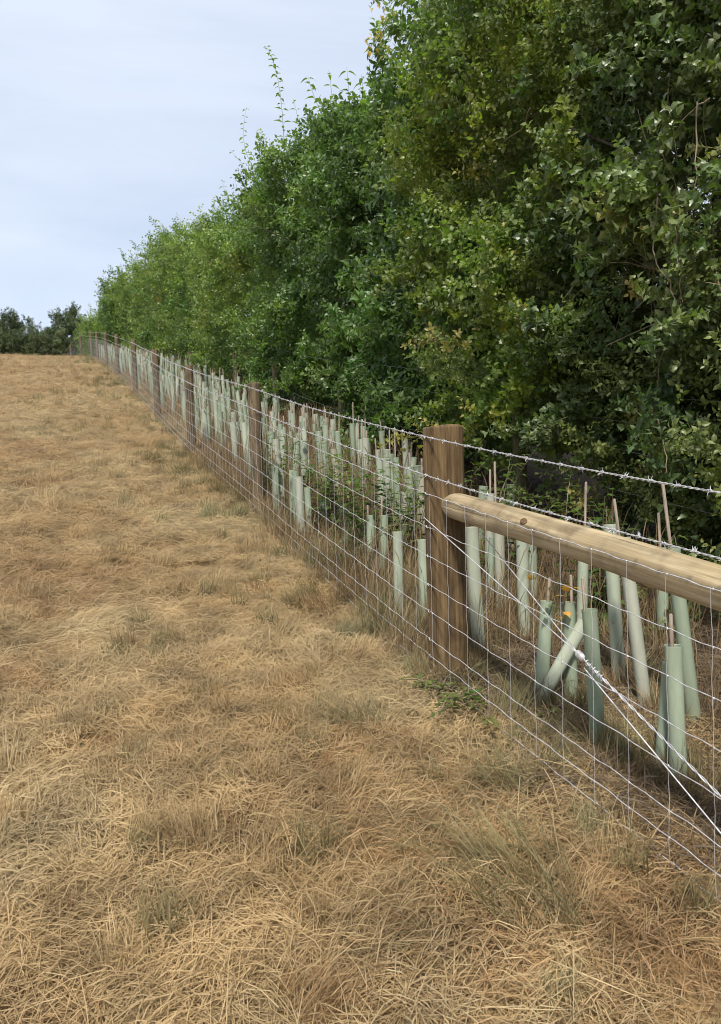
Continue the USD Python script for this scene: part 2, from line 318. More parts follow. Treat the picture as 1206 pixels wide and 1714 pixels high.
def post_geo(x, y, z0, h, R, n=40, k=46, seed=0, below=0.12, split=True):
    """round timber post: slightly irregular, drying cracks, chamfered and roughened top"""
    rs = np.random.RandomState(seed)
    zs = np.r_[np.linspace(-below, h - 0.012, k), h - 0.004, h]
    th = np.linspace(0, 2 * np.pi, n, endpoint=False)
    T, Z = np.meshgrid(th, zs)
    rad = R * (1 + 0.02 * np.sin(2 * T + rs.uniform(0, 6)) + 0.012 * np.sin(3 * T + Z * 1.5 + rs.uniform(0, 6))) + 0.0
    p = np.stack([np.cos(T) * 2, np.sin(T) * 2, Z * 1.2], -1)
    rad = rad + R * 0.018 * smoothnoise(p, 2.5, seed % 50)
    if split:
        for _ in range(5):
            t0, z1, z2, dep = rs.uniform(0, 6.28), rs.uniform(0, h * .6), rs.uniform(h * .5, h * 1.1), rs.uniform(0.04, 0.09) * R
            dt = np.abs((T - t0 - 0.05 * np.sin(Z * 4) + np.pi) % (2 * np.pi) - np.pi)
            rad -= dep * np.exp(-(dt / 0.05) ** 2) * ((Z > min(z1, z2)) & (Z < max(z1, z2)))
    rad[-2] *= 0.985; rad[-1] *= 0.93
    Zp = Z.copy(); Zp[-1] += 0.004 * np.sin(th * 2 + rs.uniform(0, 6)); 
    v = np.stack([x + rad * np.cos(T), y + rad * np.sin(T), z0 + Zp], -1).reshape(-1, 3)
    kk = len(zs); i = np.arange(kk - 1)[:, None] * n; j = np.arange(n)[None]; j2 = (j + 1) % n
    q = np.stack([i + j, i + j2, i + n + j2, i + n + j], -1).reshape(-1, 4)
    f = np.vstack([q[:, [0, 1, 2]], q[:, [0, 2, 3]]])
    v = np.vstack([v, [[x, y, z0 + h + 0.002]]]); jj = np.arange(n); e = (kk - 1) * n
    f = np.vstack([f, np.stack([np.full(n, len(v) - 1), e + jj, e + (jj + 1) % n], 1)])
    return v, f

part(fence, 'strainer_post', post_geo(1.545, 2.96, float(G(2.96)) - 0.01, 1.115, 0.088, n=72, k=70, seed=4), M_post, 40, label='thick dark brown round strainer post at the end of the rail')
POSTS = [6.22, 9.45, 12.67, 16.07, 20.4, 24.6, 29.2, 32.4, 35.6, 38.8, 42.0, 45.2]
for i, s in enumerate(POSTS):
    R = 0.052 if i == 0 else 0.048
    n = 30 if i < 3 else 14
    part(fence, 'post', post_geo(float(fence_x(s)) - 0.02, s, float(G(s)), 1.10 + fr.uniform(-.015, .02), R, n=n, k=30 if i < 3 else 8, seed=20 + i), M_post2, 40)
# horizontal round rail let into the strainer post; local z runs along the rail
def rail_build():
    p0 = np.array([1.53, 2.885, float(G(2.96)) + 0.765]); p1 = np.array([1.535, 0.15, float(G(0.15)) + 0.80])
    L = np.linalg.norm(p1 - p0); z = (p1 - p0) / L; x = np.cross([0, 0, 1.0], z); x /= np.linalg.norm(x); y = np.cross(z, x)
    v, f = post_geo(0, 0, 0, L, 0.0565, n=64, k=120, seed=33, below=0.0)
    # gentle sweep and a swelling at each knot
    knots = [(0.62, 2.6, .008), (1.18, 4.2, .005), (1.52, 0.6, .010), (0.33, 3.6, .006)]
    v[:, 0] += 0.008 * np.sin(v[:, 2] / L * 5.0); v[:, 1] += 0.010 * np.sin(v[:, 2] / L * 3.1 + 1)
    ang = np.arctan2(v[:, 1], v[:, 0]); r = np.hypot(v[:, 0], v[:, 1])
    for kz, ka, kd in knots:
        d2 = ((v[:, 2] - kz) / 0.06) ** 2 + (((ang - ka + np.pi) % (2 * np.pi) - np.pi) / 0.6) ** 2
        w = 1 + kd * np.exp(-d2) / np.maximum(r, 1e-3); v[:, :2] *= w[:, None]
    t = np.clip(1 - v[:, 2] / 0.08, 0, 1); v[:, :2] *= (1 - 0.28 * t ** 2)[:, None]     # axed-off end at the post
    m = usdkit.mesh(stage, numbered(str(fence.GetPath()), 'rail'), (v, f), M_rail, 40)
    M = np.eye(4); M[0, :3], M[1, :3], M[2, :3], M[3, :3] = x, y, z, p0 - FB
    UsdGeom.Xformable(m).AddTransformOp().Set(Gf.Matrix4d(*M.ravel().tolist()))
    tag(m, 'pale peeled round rail running from the thick post')
    for kz, ka, kd in knots[:3]:
        g = trimesh.creation.icosphere(2, 1.0); kv = np.array(g.vertices) * [0.004, 0.013, 0.019]
        ca, sa = math.cos(ka), math.sin(ka); R3 = np.array([[ca, -sa, 0], [sa, ca, 0], [0, 0, 1]])
        cx = 0.008 * math.sin(kz / L * 5.0); cy = 0.010 * math.sin(kz / L * 3.1 + 1)
        kv = kv @ R3.T + [cx + (0.0565 + kd * 0.9) * ca, cy + (0.0565 + kd * 0.9) * sa, kz]
        km = usdkit.mesh(stage, numbered(str(m.GetPath()), 'knot'), (kv, np.array(g.faces)), M_knot, True)
rail_build()

WX = lambda s: fence_x(s) - 0.088 - 0.004 * np.clip((s - 2.96) / 3, 0, 1) + 0.012 * np.clip((s - 3.2) / 3, 0, 1)   # netting hangs on the field side of the posts
LINE_H = np.r_[0.0, np.cumsum([.069, .077, .126, .121, .129, .131, .149])] * 0.955 + 0.055
BARB_H = [LINE_H[-1] + 0.078, LINE_H[-1] + 0.078 + 0.160]
def lift(s, h):            # posts settle the wires: smooth line height
    return G(s) + h
S_END = 46.0
for k, h in enumerate(LINE_H):
    s = np.r_[np.arange(0.2, 14, 0.05), np.arange(14, S_END, 0.3)]
    wig = np.where(s < 14, 0.0022 * np.sin(s / 0.15 * 2 * np.pi + k) + 0.002 * smoothnoise(s[:, None], 3.0, k), 0)
    P = np.stack([WX(s) + 0.0015 * np.sin(s * 21 + k), s, lift(s, h) + wig], 1)
    part(fence, 'line_wire', tube(P, 0.0014 if 0 < k < 7 else 0.0016, 5), M_wire, True)
def stay_geo(s, rs, n=4):
    hs = np.linspace(LINE_H[0], LINE_H[-1], 15)
    lean = rs.normal(0, 0.006)
    y = s + 0.0025 * np.sin(hs * 30 + rs.uniform(0, 6)) + lean * (hs / 0.8 - .5)
    return tube(np.stack([np.broadcast_to(WX(s) - 0.003, hs.shape), y, lift(s, 0) + hs], 1), 0.00085, n)
stay_s = np.arange(0.35, S_END, 0.1515)
far = []
knots = []
for s in stay_s:
    g = stay_geo(s, fr)
    if s < 24: part(fence, 'stay_wire', g, M_wire, True)
    else: far.append(g)
    if s < 12:
        for h in LINE_H:
            o = trimesh.creation.icosphere(0, 1.0)
            knots.append((np.array(o.vertices) * [0.0026, 0.0035, 0.0042] + [WX(s) - 0.002, s, float(lift(s, h))], np.array(o.faces)))
part(fence, 'stay_wires_far', cat_geo(far), M_wire, True, kind='stuff')
part(fence, 'wire_knots', cat_geo(knots), M_wire, True, kind='stuff')

def barb_geo(c, ax, rs):
    gs = []
    t = np.linspace(0, 2 * np.pi * 2.2, 18)
    gs.append(tube(np.stack([0.0042 * np.cos(t), (t / t[-1] - .5) * 0.011, 0.0042 * np.sin(t)], 1), 0.0013, 4))
    for q in range(4):
        a = rs.uniform(0, 2 * np.pi); yy = (q - 1.5) * 0.003
        d = np.array([math.cos(a), rs.uniform(-.5, .5), math.sin(a)])
        gs.append(tube(np.array([[0, yy, 0], [0, yy, 0] + d * 0.008, [0, yy, 0] + d * 0.014]), [0.0011, 0.0011, 0.0004], 4))
    v, f = cat_geo(gs)
    return v + c, f
for b, h in enumerate(BARB_H):
    s1 = np.arange(0.2, 9, 0.008)
    sag = lambda s: 0.004 * np.sin(s * 2.1 + b) 
    gs = []
    for ph in (0, np.pi):
        a = s1 * 2 * np.pi / 0.042 + ph
        gs.append(tube(np.stack([WX(s1) - 0.002 + 0.0019 * np.cos(a), s1, lift(s1, h) + sag(s1) + 0.0019 * np.sin(a)], 1), 0.0014, 5))
    s2 = np.arange(8.99, S_END, 0.2)
    gs.append(tube(np.stack([WX(s2) - 0.002, s2, lift(s2, h) + sag(s2)], 1), 0.0026, 5))
    bw = part(fence, 'barbed_wire', cat_geo(gs), M_wire, True)
    fb = []
    for s in np.arange(0.3 + 0.04 * b, 16, 0.098):
        s = s + fr.uniform(-.006, .006)
        g = barb_geo(np.array([float(WX(s)) - 0.002, s, float(lift(s, h)) + float(sag(s))]), None, fr)
        if s < 7.5: part(bw, 'barb', g, M_wire, True)
        else: fb.append(g)
    part(bw, 'barbs_far', cat_geo(fb), M_wire, True, kind='stuff')

# brace wires tightened with a joiner, behind the netting
def on_plane(px, py, X): v = ray(px, py); return v * X / v[0]
J = on_plane(970, 1097, 1.468)
A1 = on_plane(716, 862, 1.462); A2 = on_plane(806, 893, 1.545)
E1 = on_plane(1300, 1427, 1.49); E2 = on_plane(1275, 1478, 1.49)
wrap = [np.array([1.545 + 0.0935 * math.cos(t), 2.96 + 0.0935 * math.sin(t), A1[2] + 0.02 * math.sin(t + 2.6)]) for t in np.linspace(math.radians(60), math.radians(172), 12)]
def line(a, b, n=14, sag=0.0): 
    t = np.linspace(0, 1, n)[:, None]; p = a * (1 - t) + b * t; p[:, 2] -= sag * np.sin(t[:, 0] * np.pi); return p
part(fence, 'brace_wire', tube(np.vstack([wrap, line(wrap[-1], J)[1:]]), 0.0021, 6), M_wire, True)
part(fence, 'brace_wire', tube(line(A2, J), 0.0021, 6), M_wire, True)
off = np.array([0, 0, 0.006])
tw = []
for ph in (0, np.pi):
    p = line(J, E1, 120); q = np.linspace(0, 1, 120) * 60
    p[:, 2] += 0.0025 * np.sin(q + ph); p[:, 0] += 0.0025 * np.cos(q + ph); tw.append(tube(p, 0.0019, 5))
part(fence, 'brace_wire', cat_geo(tw), M_wire, True, label='double twisted brace wire running down from the joiner')
part(fence, 'brace_wire', tube(line(J + [0, -.02, -.035], E2), 0.0021, 6), M_wire, True)
jd = (E1 - J) / np.linalg.norm(E1 - J)
jg = trimesh.creation.icosphere(2, 1.0); jv = np.array(jg.vertices); jx = np.cross(jd, [1, 0, 0]); jx /= np.linalg.norm(jx)
JM = np.stack([np.array([1.0, 0, 0]), jx, jd], 1)
part(fence, 'wire_joiner', (np.sign(jv) * np.abs(jv) ** 0.7 * [0.009, 0.012, 0.020] @ JM.T + J, np.array(jg.faces)), M_wire, 40, label='small silver wire joiner on the brace wires')
coil_t = np.linspace(0, 2 * np.pi * 5, 60)
part(fence, 'wire_wrap', tube(J + jd * (0.03 + 0.09 * coil_t / coil_t[-1])[:, None] + 0.0075 * (np.cos(coil_t)[:, None] * JM[:, 0] + np.sin(coil_t)[:, None] * JM[:, 1]), 0.0018, 5), M_wire, True)

# ------------------------------------------------------------------ old fence under the hedge
OF = np.array([3.35, 5.15, float(G(5.15))])
old = thing('old_fence', 'old weathered post and wire fence half hidden under the hedge', 'fence', OF)
OLD_S = [1.2, 5.15, 9.1, 12.2, 15.1, 17.2, 20.5, 24]
for i, s in enumerate(OLD_S):
    part(old, 'post', post_geo(3.35, s, float(G(s)), [1.22, 1.25, 1.08, .98, .95, 1.0, .9, .9][i], 0.052, n=24, k=20, seed=70 + i), M_oldpost, 40)
for h in (0.35, 0.6, 0.85, 1.02, 1.2):
    s = np.arange(0.3, 25, 0.25); P = np.stack([3.29 + 0 * s, s, G(s) + h + 0.01 * np.sin(s * 1.3 + h * 9)], 1)
    part(old, 'wire', tube(P, 0.0014, 4), M_oldwire, True)

# ------------------------------------------------------------------ leaves and sprigs
def leaf_geo(L, Wd, kind='oval', fold=0.25, droop=0.25, rs=None):
    """one leaf along +y from the origin, face up +z; folded along its midrib"""
    if kind == 'oval':
        ys = np.array([0, .25, .6, 1.0]); ws = np.array([0.12, .95, .85, 0.0])
    elif kind == 'lobed':
        ys = np.array([0, .18, .38, .52, .72, 1.0]); ws = np.array([.30, 1.0, .55, .95, .42, 0.0])
    elif kind == 'ivy':
        ys = np.array([-.12, .15, .42, .62, 1.0]); ws = np.array([.5, 1.05, .58, .55, 0.0])
    else:
        ys = np.array([0, .45, 1.0]); ws = np.array([.15, 1.0, 0.0])
    n = len(ys); y = ys * L; w = ws * Wd / 2
    z = -droop * L * ys ** 2
    mid = np.stack([0 * y, y, z], 1); l = np.stack([-w, y, z + fold * w], 1); r = np.stack([w, y, z + fold * w], 1)
    v = np.vstack([mid, l, r]); f = []
    for i in range(n - 1):
        f += [[i, i + 1, n + i + 1], [i, n + i + 1, n + i], [i, 2 * n + i, 2 * n + i + 1], [i, 2 * n + i + 1, i + 1]]
    f = np.array(f)
    ok = np.linalg.norm(np.cross(v[f[:, 1]] - v[f[:, 0]], v[f[:, 2]] - v[f[:, 0]]), axis=1) > 1e-10
    return v, f[ok]

def rotm(ax, a):
    ax = np.asarray(ax, float) / np.linalg.norm(ax); K = np.array([[0, -ax[2], ax[1]], [ax[2], 0, -ax[0]], [-ax[1], ax[0], 0]])
    return np.eye(3) + math.sin(a) * K + (1 - math.cos(a)) * K @ K

def sprig_geo(rs, L=0.30, n=11, leaf=(0.05, 0.035), kind='oval', opposite=False, stem=0.0016, droop=0.25, spreadang=0.9):
    """twig along +z with leaves; returns a leaf geometry (twig is left thin)"""
    gs = []
    bend = rs.uniform(-.25, .25, 2)
    def at(t): return np.array([bend[0] * L * t * t, bend[1] * L * t * t, L * t])
    gs.append(tube(np.array([at(t) for t in (0, .5, 1)]), [stem, stem * .8, stem * .4], 3, caps=False))
    az = rs.uniform(0, 6.28)
    for i in range(n):
        t = 0.12 + 0.88 * (i // 2 * 2 if opposite else i) / max(n - 1, 1)
        az += (np.pi if i % 2 else np.pi / 2) if opposite else 2.4 + rs.normal(0, .3)
        sc = rs.uniform(0.65, 1.15)
        v, f = leaf_geo(leaf[0] * sc, leaf[1] * sc, kind, fold=rs.uniform(.1, .5), droop=rs.uniform(.05, droop * 2))
        v = v + [0, leaf[0] * 0.25, 0]
        v = v @ rotm([0, 1, 0], rs.normal(0, .5)).T
        v = v @ rotm([1, 0, 0], (np.pi / 2 - spreadang) + rs.normal(0, .35)).T
        v = v @ rotm([0, 0, 1], az).T
        gs.append((v + at(min(t, 1)), f))
    return cat_geo(gs)

SPECIES = {
    'maple': dict(mat=L_maple, kw=dict(L=0.20, n=10, leaf=(0.040, 0.037), kind='lobed', opposite=True)),
    'ivy': dict(mat=L_ivy, kw=dict(L=0.18, n=10, leaf=(0.043, 0.040), kind='ivy')),
    'thorn': dict(mat=L_thorn, kw=dict(L=0.20, n=13, leaf=(0.032, 0.022), kind='oval')),
    'dogwood': dict(mat=L_dogwood, kw=dict(L=0.24, n=10, leaf=(0.070, 0.042), kind='oval', opposite=True, droop=0.4)),
    'hazel': dict(mat=L_hazel, kw=dict(L=0.24, n=10, leaf=(0.058, 0.040), kind='oval', droop=0.35)),
    'light': dict(mat=L_light, kw=dict(L=0.24, n=10, leaf=(0.052, 0.038), kind='plain')),
    'far': dict(mat=L_far, kw=dict(L=0.40, n=12, leaf=(0.11, 0.07), kind='plain')),
}
def spray_geo(rs, kw, nsp=15, L=0.52):
    """an arching leafy branchlet along +z made of sprigs"""
    bend = rs.normal(0, .22, 2); t = np.linspace(-.5, .5, 6)
    axis = lambda t: np.array([bend[0] * L * (t + .5) ** 2, bend[1] * L * (t + .5) ** 2, L * t])
    gs = [tube(np.array([axis(q) for q in t]), np.linspace(.004, .0012, 6), 4, caps=False)]
    for i in range(nsp):
        q = -.42 + .92 * i / (nsp - 1); az = i * 2.4 + rs.normal(0, .4); tilt = rs.uniform(.35, 1.15) * (1.0 if i < nsp - 1 else .1)
        kw2 = dict(kw); kw2['n'] = max(5, int(kw['n'] * rs.uniform(.7, 1.15))); kw2['L'] = kw['L'] * rs.uniform(.6, 1.1) * (1.15 - .5 * (q + .5))
        v, f = sprig_geo(rs, **kw2)
        gs.append((v @ rotm([1, 0, 0], tilt).T @ rotm([0, 0, 1], az).T + axis(q), f))
    return cat_geo(gs)
PROTO = {}
for si, (nm, sp) in enumerate(SPECIES.items()):
    rs = np.random.RandomState(100 + si); sc_ = 1.6 if nm == 'far' else 1.0
    PROTO[nm] = [spray_geo(rs, sp['kw'], nsp=10 if nm in ('far', 'light') else 14, L=.52 * sc_) for _ in range(5)]

def crown_points(rs, N, c, rx, ry, z0, z1, seed, lump=0.22, pe=0.74):
    """spray centres and directions through a lumpy crown: most on the surface, some standing proud, some deep inside"""
    d = rs.normal(size=(int(N * 2.4), 3)); d /= np.linalg.norm(d, axis=1, keepdims=True)
    keep = (d[:, 0] < 0.35) | (rs.uniform(size=len(d)) < 0.7); d = d[keep][:N]
    e = np.sign(d) * np.abs(d) ** pe
    e /= np.maximum(np.max(np.abs(e), axis=1, keepdims=True) ** 0.45, 1e-6)
    k = 1 + lump * smoothnoise(d, 2.6, seed) + lump * 0.9 * smoothnoise(d, 6.5, seed + 1)
    u = rs.uniform(size=len(d)); r = np.where(u < .30, rs.uniform(.5, .82, len(d)), np.where(u < .92, rs.uniform(.82, 1.0, len(d)), rs.uniform(1.0, 1.12, len(d))))
    hz = (z1 - z0) / 2
    p = np.stack([c[0] + e[:, 0] * rx * k * r, c[1] + e[:, 1] * ry * k * r, (z0 + z1) / 2 + e[:, 2] * hz * (0.5 + 0.5 * k) * r], 1)
    out = d * [1, 1, .5] + [0, 0, .35] + rs.normal(size=d.shape) * .5
    return p, out, r

def bush(name, label, cat, x, y, rx, ry, h, sp, N, seed, low=0.25, size=1.0, group=None, stems=5, lump=0.22, second=None, leaves=0, trunkname='stem', pe=.74):
    rs = np.random.RandomState(seed); z0 = float(G(y))
    t = thing(name, label, cat, (x, y, z0), group)
    for q in range(stems):
        a = rs.uniform(0, 6.28); top = np.array([x + math.cos(a) * rx * .55, y + math.sin(a) * ry * .6, z0 + h * rs.uniform(.55, .85)])
        b0 = np.array([x + math.cos(a) * .18 * rs.uniform(.3, 1), y + math.sin(a) * .3, z0 - .1]); tt = np.linspace(0, 1, 9)[:, None]
        P = b0 * (1 - tt) + top * tt; P[:, :2] += 0.10 * np.sin(tt * 5 + rs.uniform(0, 6, 2)) * tt
        gs = [tube(P, np.linspace(0.045, 0.010, 9) * rs.uniform(.7, 1.2), 7)]
        for j in range(5):
            u = rs.uniform(.3, .9); s0 = b0 * (1 - u) + top * u; dd = rs.normal(size=3) * [rx, ry, .7] * .55 + [0, 0, .3]
            tt2 = np.linspace(0, 1, 6)[:, None]; P2 = s0 + dd * tt2; P2[:, 2] += .08 * np.sin(tt2[:, 0] * 3)
            P2[0] = P[int(round(u * 8))]
            gs.append(tube(P2, np.linspace(.014, .004, 6), 5))
        part(t, trunkname, cat_geo(gs), M_bark, True)
    p, out, r = crown_points(rs, int(N / 9.5), (x, y), rx, ry, z0 + low, z0 + h, seed, lump=lump, pe=pe)
    M = frames(out, rs.uniform(0, 6.28, len(p)))
    sc = rs.uniform(.7, 1.25, len(p)) * size
    kinds = [sp] if second is None else [sp, second[0]]
    choose = np.zeros(len(p), int) if second is None else (smoothnoise(p, 1.3, seed + 7) + rs.normal(0, .25, len(p)) > second[1]).astype(int)
    for kx, kn in enumerate(kinds):
        mk = choose == kx
        if mk.sum() == 0: continue
        pi = instancer(numbered(str(t.GetPath()), 'foliage'), [(g, SPECIES[kn]['mat']) for g in PROTO[kn]], p[mk] - [x, y, z0], M[mk], sc[mk], rs.randint(0, 5, mk.sum()))
        tag(pi, kind='stuff')
    return t, rs

def shoot_geo(rs, base, tip, n=14, leaf=(0.07, 0.04), kind='oval', opposite=True, curve=0.1, droop=0.6, stem=0.005):
    base, tip = np.array(base), np.array(tip); L = np.linalg.norm(tip - base); tt = np.linspace(0, 1, 10)
    side = rs.normal(size=3) * curve * L
    P = base + (tip - base) * tt[:, None] + side * (np.sin(tt * np.pi) * .5)[:, None]
    gs = [tube(P, np.linspace(stem, .0012, 10), 5)]; az = rs.uniform(0, 6.28); lv = []
    for i in range(n):
        u = .15 + .85 * ((i // 2 * 2) if opposite else i) / max(n - 1, 1); u = min(u, 1)
        c = np.array([np.interp(u, tt, P[:, q]) for q in range(3)])
        az += (np.pi if i % 2 else np.pi / 2 + rs.normal(0, .2)) if opposite else 2.4
        sc = rs.uniform(.7, 1.15) * (1.1 - .5 * u)
        v, f = leaf_geo(leaf[0] * sc, leaf[1] * sc, kind, fold=rs.uniform(.1, .4), droop=rs.uniform(.2, droop))
        v = v + [0, .012, 0]; v = v @ rotm([1, 0, 0], rs.uniform(-.1, .6)).T @ rotm([0, 0, 1], az).T
        lv.append((v + c, f))
    return cat_geo(gs), cat_geo(lv)
def shoots(t, rs, mat, spots, **kw):
    for base, tip, n in spots:
        a, b = shoot_geo(rs, base, tip, n, **kw)
        st = part(t, 'shoot', a, M_bark, True)
        part(st, 'shoot_leaves', b, mat, False, kind='stuff')

# ------------------------------------------------------------------ hedge: separate bushes
HG = 'bushes of the hedge along the old fence'
b_r, rs = bush('hedge_bush', 'dark tangled ivy-clad bush at the right edge of the picture', 'bush', 4.35, 1.9, 1.25, 1.4, 5.2, 'ivy', 14000, 201, second=('thorn', .2), low=.10)
b_m, rs = bush('hedge_bush', 'dark green bush hung with pale bare twigs, behind the pale rail', 'bush', 4.40, 3.7, 1.35, 1.15, 5.4, 'thorn', 14500, 202, second=('ivy', .1), low=.15)
b_y, rs = bush('hedge_bush', 'yellow-green maple bush bulging forward behind the thick brown post', 'bush', 4.10, 5.2, 1.35, .95, 4.6, 'maple', 9500, 203, second=('thorn', .4), low=.7)
b_d, rs = bush('hedge_bush', 'tall dark green dogwood with drooping leaves at its top', 'bush', 4.62, 8.2, 1.35, 1.75, 4.5, 'dogwood', 8500, 204, second=('thorn', .75), low=.30)
b_h, rs = bush('hedge_bush', 'green hazel bush with long leafy shoots standing against the sky', 'bush', 4.45, 11.9, 1.30, 2.0, 4.4, 'hazel', 7000, 205, second=('dogwood', .3), low=.3)
b_l, rs = bush('hedge_bush', 'dense hedge bush left of the tall shoots, pale green on top', 'bush', 4.35, 15.9, 1.3, 2.1, 3.65, 'light', 5500, 206, second=('hazel', .35), low=.3, size=1.1)
FARB = [(4.3, 20.0, 1.2, 2.1, 3.9, 'light', 'pale yellow-green hedge bush with one golden patch'), (4.2, 23.8, 1.2, 2.1, 3.8, 'light', 'mid-green hedge bush beyond the golden-patched one'),
        (4.1, 27.6, 1.2, 2.1, 3.8, 'light', 'yellow-green hedge bush above the far fence posts'), (3.85, 31.4, 1.2, 2.1, 3.5, 'light', 'rounded hedge bush near the crest of the field'),
        (3.4, 35.2, 1.1, 2.1, 3.1, 'hazel', 'sloping hedge bush just over the crest'), (2.5, 39.2, 1.0, 2.2, 2.4, 'light', 'last low hedge bush where the fence disappears')]
far_b = []
for i, (x, y, rx, ry, h, sp, lb) in enumerate(FARB):
    far_b.append(bush('hedge_bush', lb, 'bush', x, y, rx, ry, h, sp, 3600, 210 + i, size=1.3, low=.3, stems=3, second=('hazel', .5)))
# a golden patch on one far bush
gp = on_plane(265, 492, 3.25)
rs = np.random.RandomState(6); gl = []
for i in range(130):
    v, f = leaf_geo(rs.uniform(.07, .11), rs.uniform(.05, .08), 'plain', fold=.3, droop=.4)
    gl.append((v @ rotm([1, 0, 0], rs.uniform(-1.6, .2)).T @ rotm([0, 0, 1], rs.uniform(1.2, 3.4)).T + gp + rs.normal(size=3) * [.12, .25, .34], f))
part(far_b[0][0], 'golden_leaves', cat_geo(gl), L_brown, False, kind='stuff', label='golden leaf patch')

def P_at(px, py, X): return on_plane(px, py, X)
# skyline shoots of the hazel bush
rs = np.random.RandomState(5)
def sky_shoot(px0, py0, px1, py1, X, n): return (P_at(px0, py0, X), P_at(px1, py1, X), n)
shoots(b_h, rs, L_hazel, [sky_shoot(478, 290, 446, 78, 3.6, 44), sky_shoot(452, 310, 412, 178, 3.6, 24), sky_shoot(430, 330, 384, 250, 3.6, 16), sky_shoot(500, 260, 490, 165, 3.6, 14),
                          sky_shoot(420, 360, 372, 300, 3.6, 14), sky_shoot(470, 300, 430, 230, 3.6, 16)], leaf=(0.13, 0.065), kind='plain')
shoots(b_d, rs, L_dogwood, [sky_shoot(560, 240, 515, 128, 3.5, 14), sky_shoot(575, 240, 550, 118, 3.5, 16), sky_shoot(585, 240, 580, 112, 3.5, 16), sky_shoot(600, 230, 605, 125, 3.5, 14), sky_shoot(640, 250, 625, 140, 3.5, 12)],
       leaf=(0.16, 0.08), droop=1.1)
shoots(b_y, rs, L_maple, [sky_shoot(720, 150, 690, 12, 3.6, 24), sky_shoot(760, 150, 735, 2, 3.6, 26), sky_shoot(700, 200, 668, 70, 3.6, 20), sky_shoot(690, 210, 640, 130, 3.6, 16), sky_shoot(775, 120, 762, -20, 3.5, 22), sky_shoot(800, 110, 800, -30, 3.5, 22), sky_shoot(735, 170, 715, 60, 3.5, 20)], leaf=(0.075, 0.05), kind='lobed')
# branch with yellowing leaves that hangs in at the top
br = np.array([P_at(690, -60, 3.2), P_at(660, 8, 3.2), P_at(645, 45, 3.2), P_at(625, 80, 3.2)])
brp = part(b_y, 'branch', tube(br, [.010, .007, .005, .002], 6), M_bark, True, label='thin bare branch hanging down with yellow and brown leaves')
ylv = []
for i in range(46):
    u = rs.uniform(.45, 1); c = np.array([np.interp(u, [0, .4, .7, 1], br[:, q]) for q in range(3)]) + rs.normal(size=3) * .07
    v, f = leaf_geo(rs.uniform(.05, .085), rs.uniform(.03, .05), 'lobed', fold=.4, droop=.5)
    ylv.append((v @ rotm([1, 0, 0], rs.uniform(-2, -.3)).T @ rotm([0, 0, 1], rs.uniform(0, 6.28)).T + c, f))
part(brp, 'yellow_leaves', cat_geo(ylv), L_brown, False, kind='stuff', label='yellow and brown lobed leaves')
# dark crooked branch across the yellow-green bush
for pts in [[(790, 215), (830, 212), (880, 203), (905, 185)], [(930, 205), (985, 228), (1040, 250), (1085, 290)]]:
    P = np.array([P_at(a_, b_, 3.15) for a_, b_ in pts]); part(b_m, 'branch', tube(P, np.linspace(.012, .006, len(P)), 6), M_bark, True)
# hanging pale twigs on the right
for pts in [[(1100, 330), (1088, 390), (1098, 440), (1120, 470), (1130, 520), (1120, 560), (1105, 610), (1095, 650)], [(1130, 380), (1128, 430), (1142, 470), (1138, 500), (1128, 520)],
            [(1190, 165), (1150, 185), (1130, 230), (1115, 260)], [(885, 180), (870, 215), (850, 235), (835, 255)], [(1165, 170), (1160, 230), (1168, 300), (1158, 360)], [(1100, 700), (1105, 740), (1120, 790)]]:
    P = np.array([P_at(a_, b_, 2.95 + .02 * i_) for i_, (a_, b_) in enumerate(pts)]); P[:, 0] += .02 * np.sin(np.arange(len(P)) * 2)
    tq = np.linspace(0, len(P) - 1, len(P) * 3); P = np.stack([np.interp(tq, np.arange(len(P)), P[:, q]) for q in range(3)], 1) + rs.normal(size=(len(tq), 3)) * .004
    part(b_m, 'hanging_twig', tube(P, np.linspace(.0042, .0022, len(P)), 5), M_twig, True)
# dead vine tangle
tang = []
for i in range(70):
    c = P_at(rs.normal(1125, 45), rs.normal(390, 75), rs.uniform(3.1, 3.6)); d = rs.normal(size=3) * [.15, .25, .28]; tt = np.linspace(-1, 1, 8)[:, None]
    P = c + d * tt + rs.normal(size=3) * .12 * tt ** 2 + rs.normal(size=(8, 3)) * .008
    tang.append(tube(P, .0018, 3, caps=False))
part(b_m, 'dead_vine_tangle', cat_geo(tang), M_twig, False, kind='stuff', label='brown tangle of dead vine stems')

# nearest large leaves of three bushes, one by one
def big_leaves(t, rs, n, cx, cy, rx, ry, z0, z1, mat, size, kind):
    """single leaves standing proud of the crown on the side of the field"""
    k = 0
    while k < n:
        d = rs.normal(size=3); d /= np.linalg.norm(d)
        if d[0] > -0.2 or d[1] > .75: continue
        e = np.sign(d) * np.abs(d) ** .74; e /= np.max(np.abs(e)) ** .45
        kk = 1 + .16 * smoothnoise(d[None], 3.2, 0)[0]
        c = np.array([cx + e[0] * rx * 1.03, cy + e[1] * ry * 1.03, (z0 + z1) / 2 + e[2] * (z1 - z0) / 2])
        if not (0 < (c @ rgt) / (c @ fwd) * F + W / 2 < W and c[2] < 3.6): k += 0; 
        s_ = rs.uniform(.8, 1.25) * size
        v, f = leaf_geo(s_, s_ * .85, kind, fold=rs.uniform(.1, .4), droop=rs.uniform(.1, .5))
        v = v @ rotm([1, 0, 0], rs.uniform(-1.1, .2)).T @ rotm([0, 0, 1], math.atan2(d[1], d[0]) - np.pi / 2 + rs.normal(0, .6)).T
        part(t, 'leaf', (v + c, f), mat, False); k += 1
rs = np.random.RandomState(77)
z_ = lambda y: float(G(y))
big_leaves(b_m, rs, 240, 4.40, 3.7, 1.35, 1.15, z_(3.7) + .15, z_(3.7) + 5.4, L_ivy, .055, 'ivy')
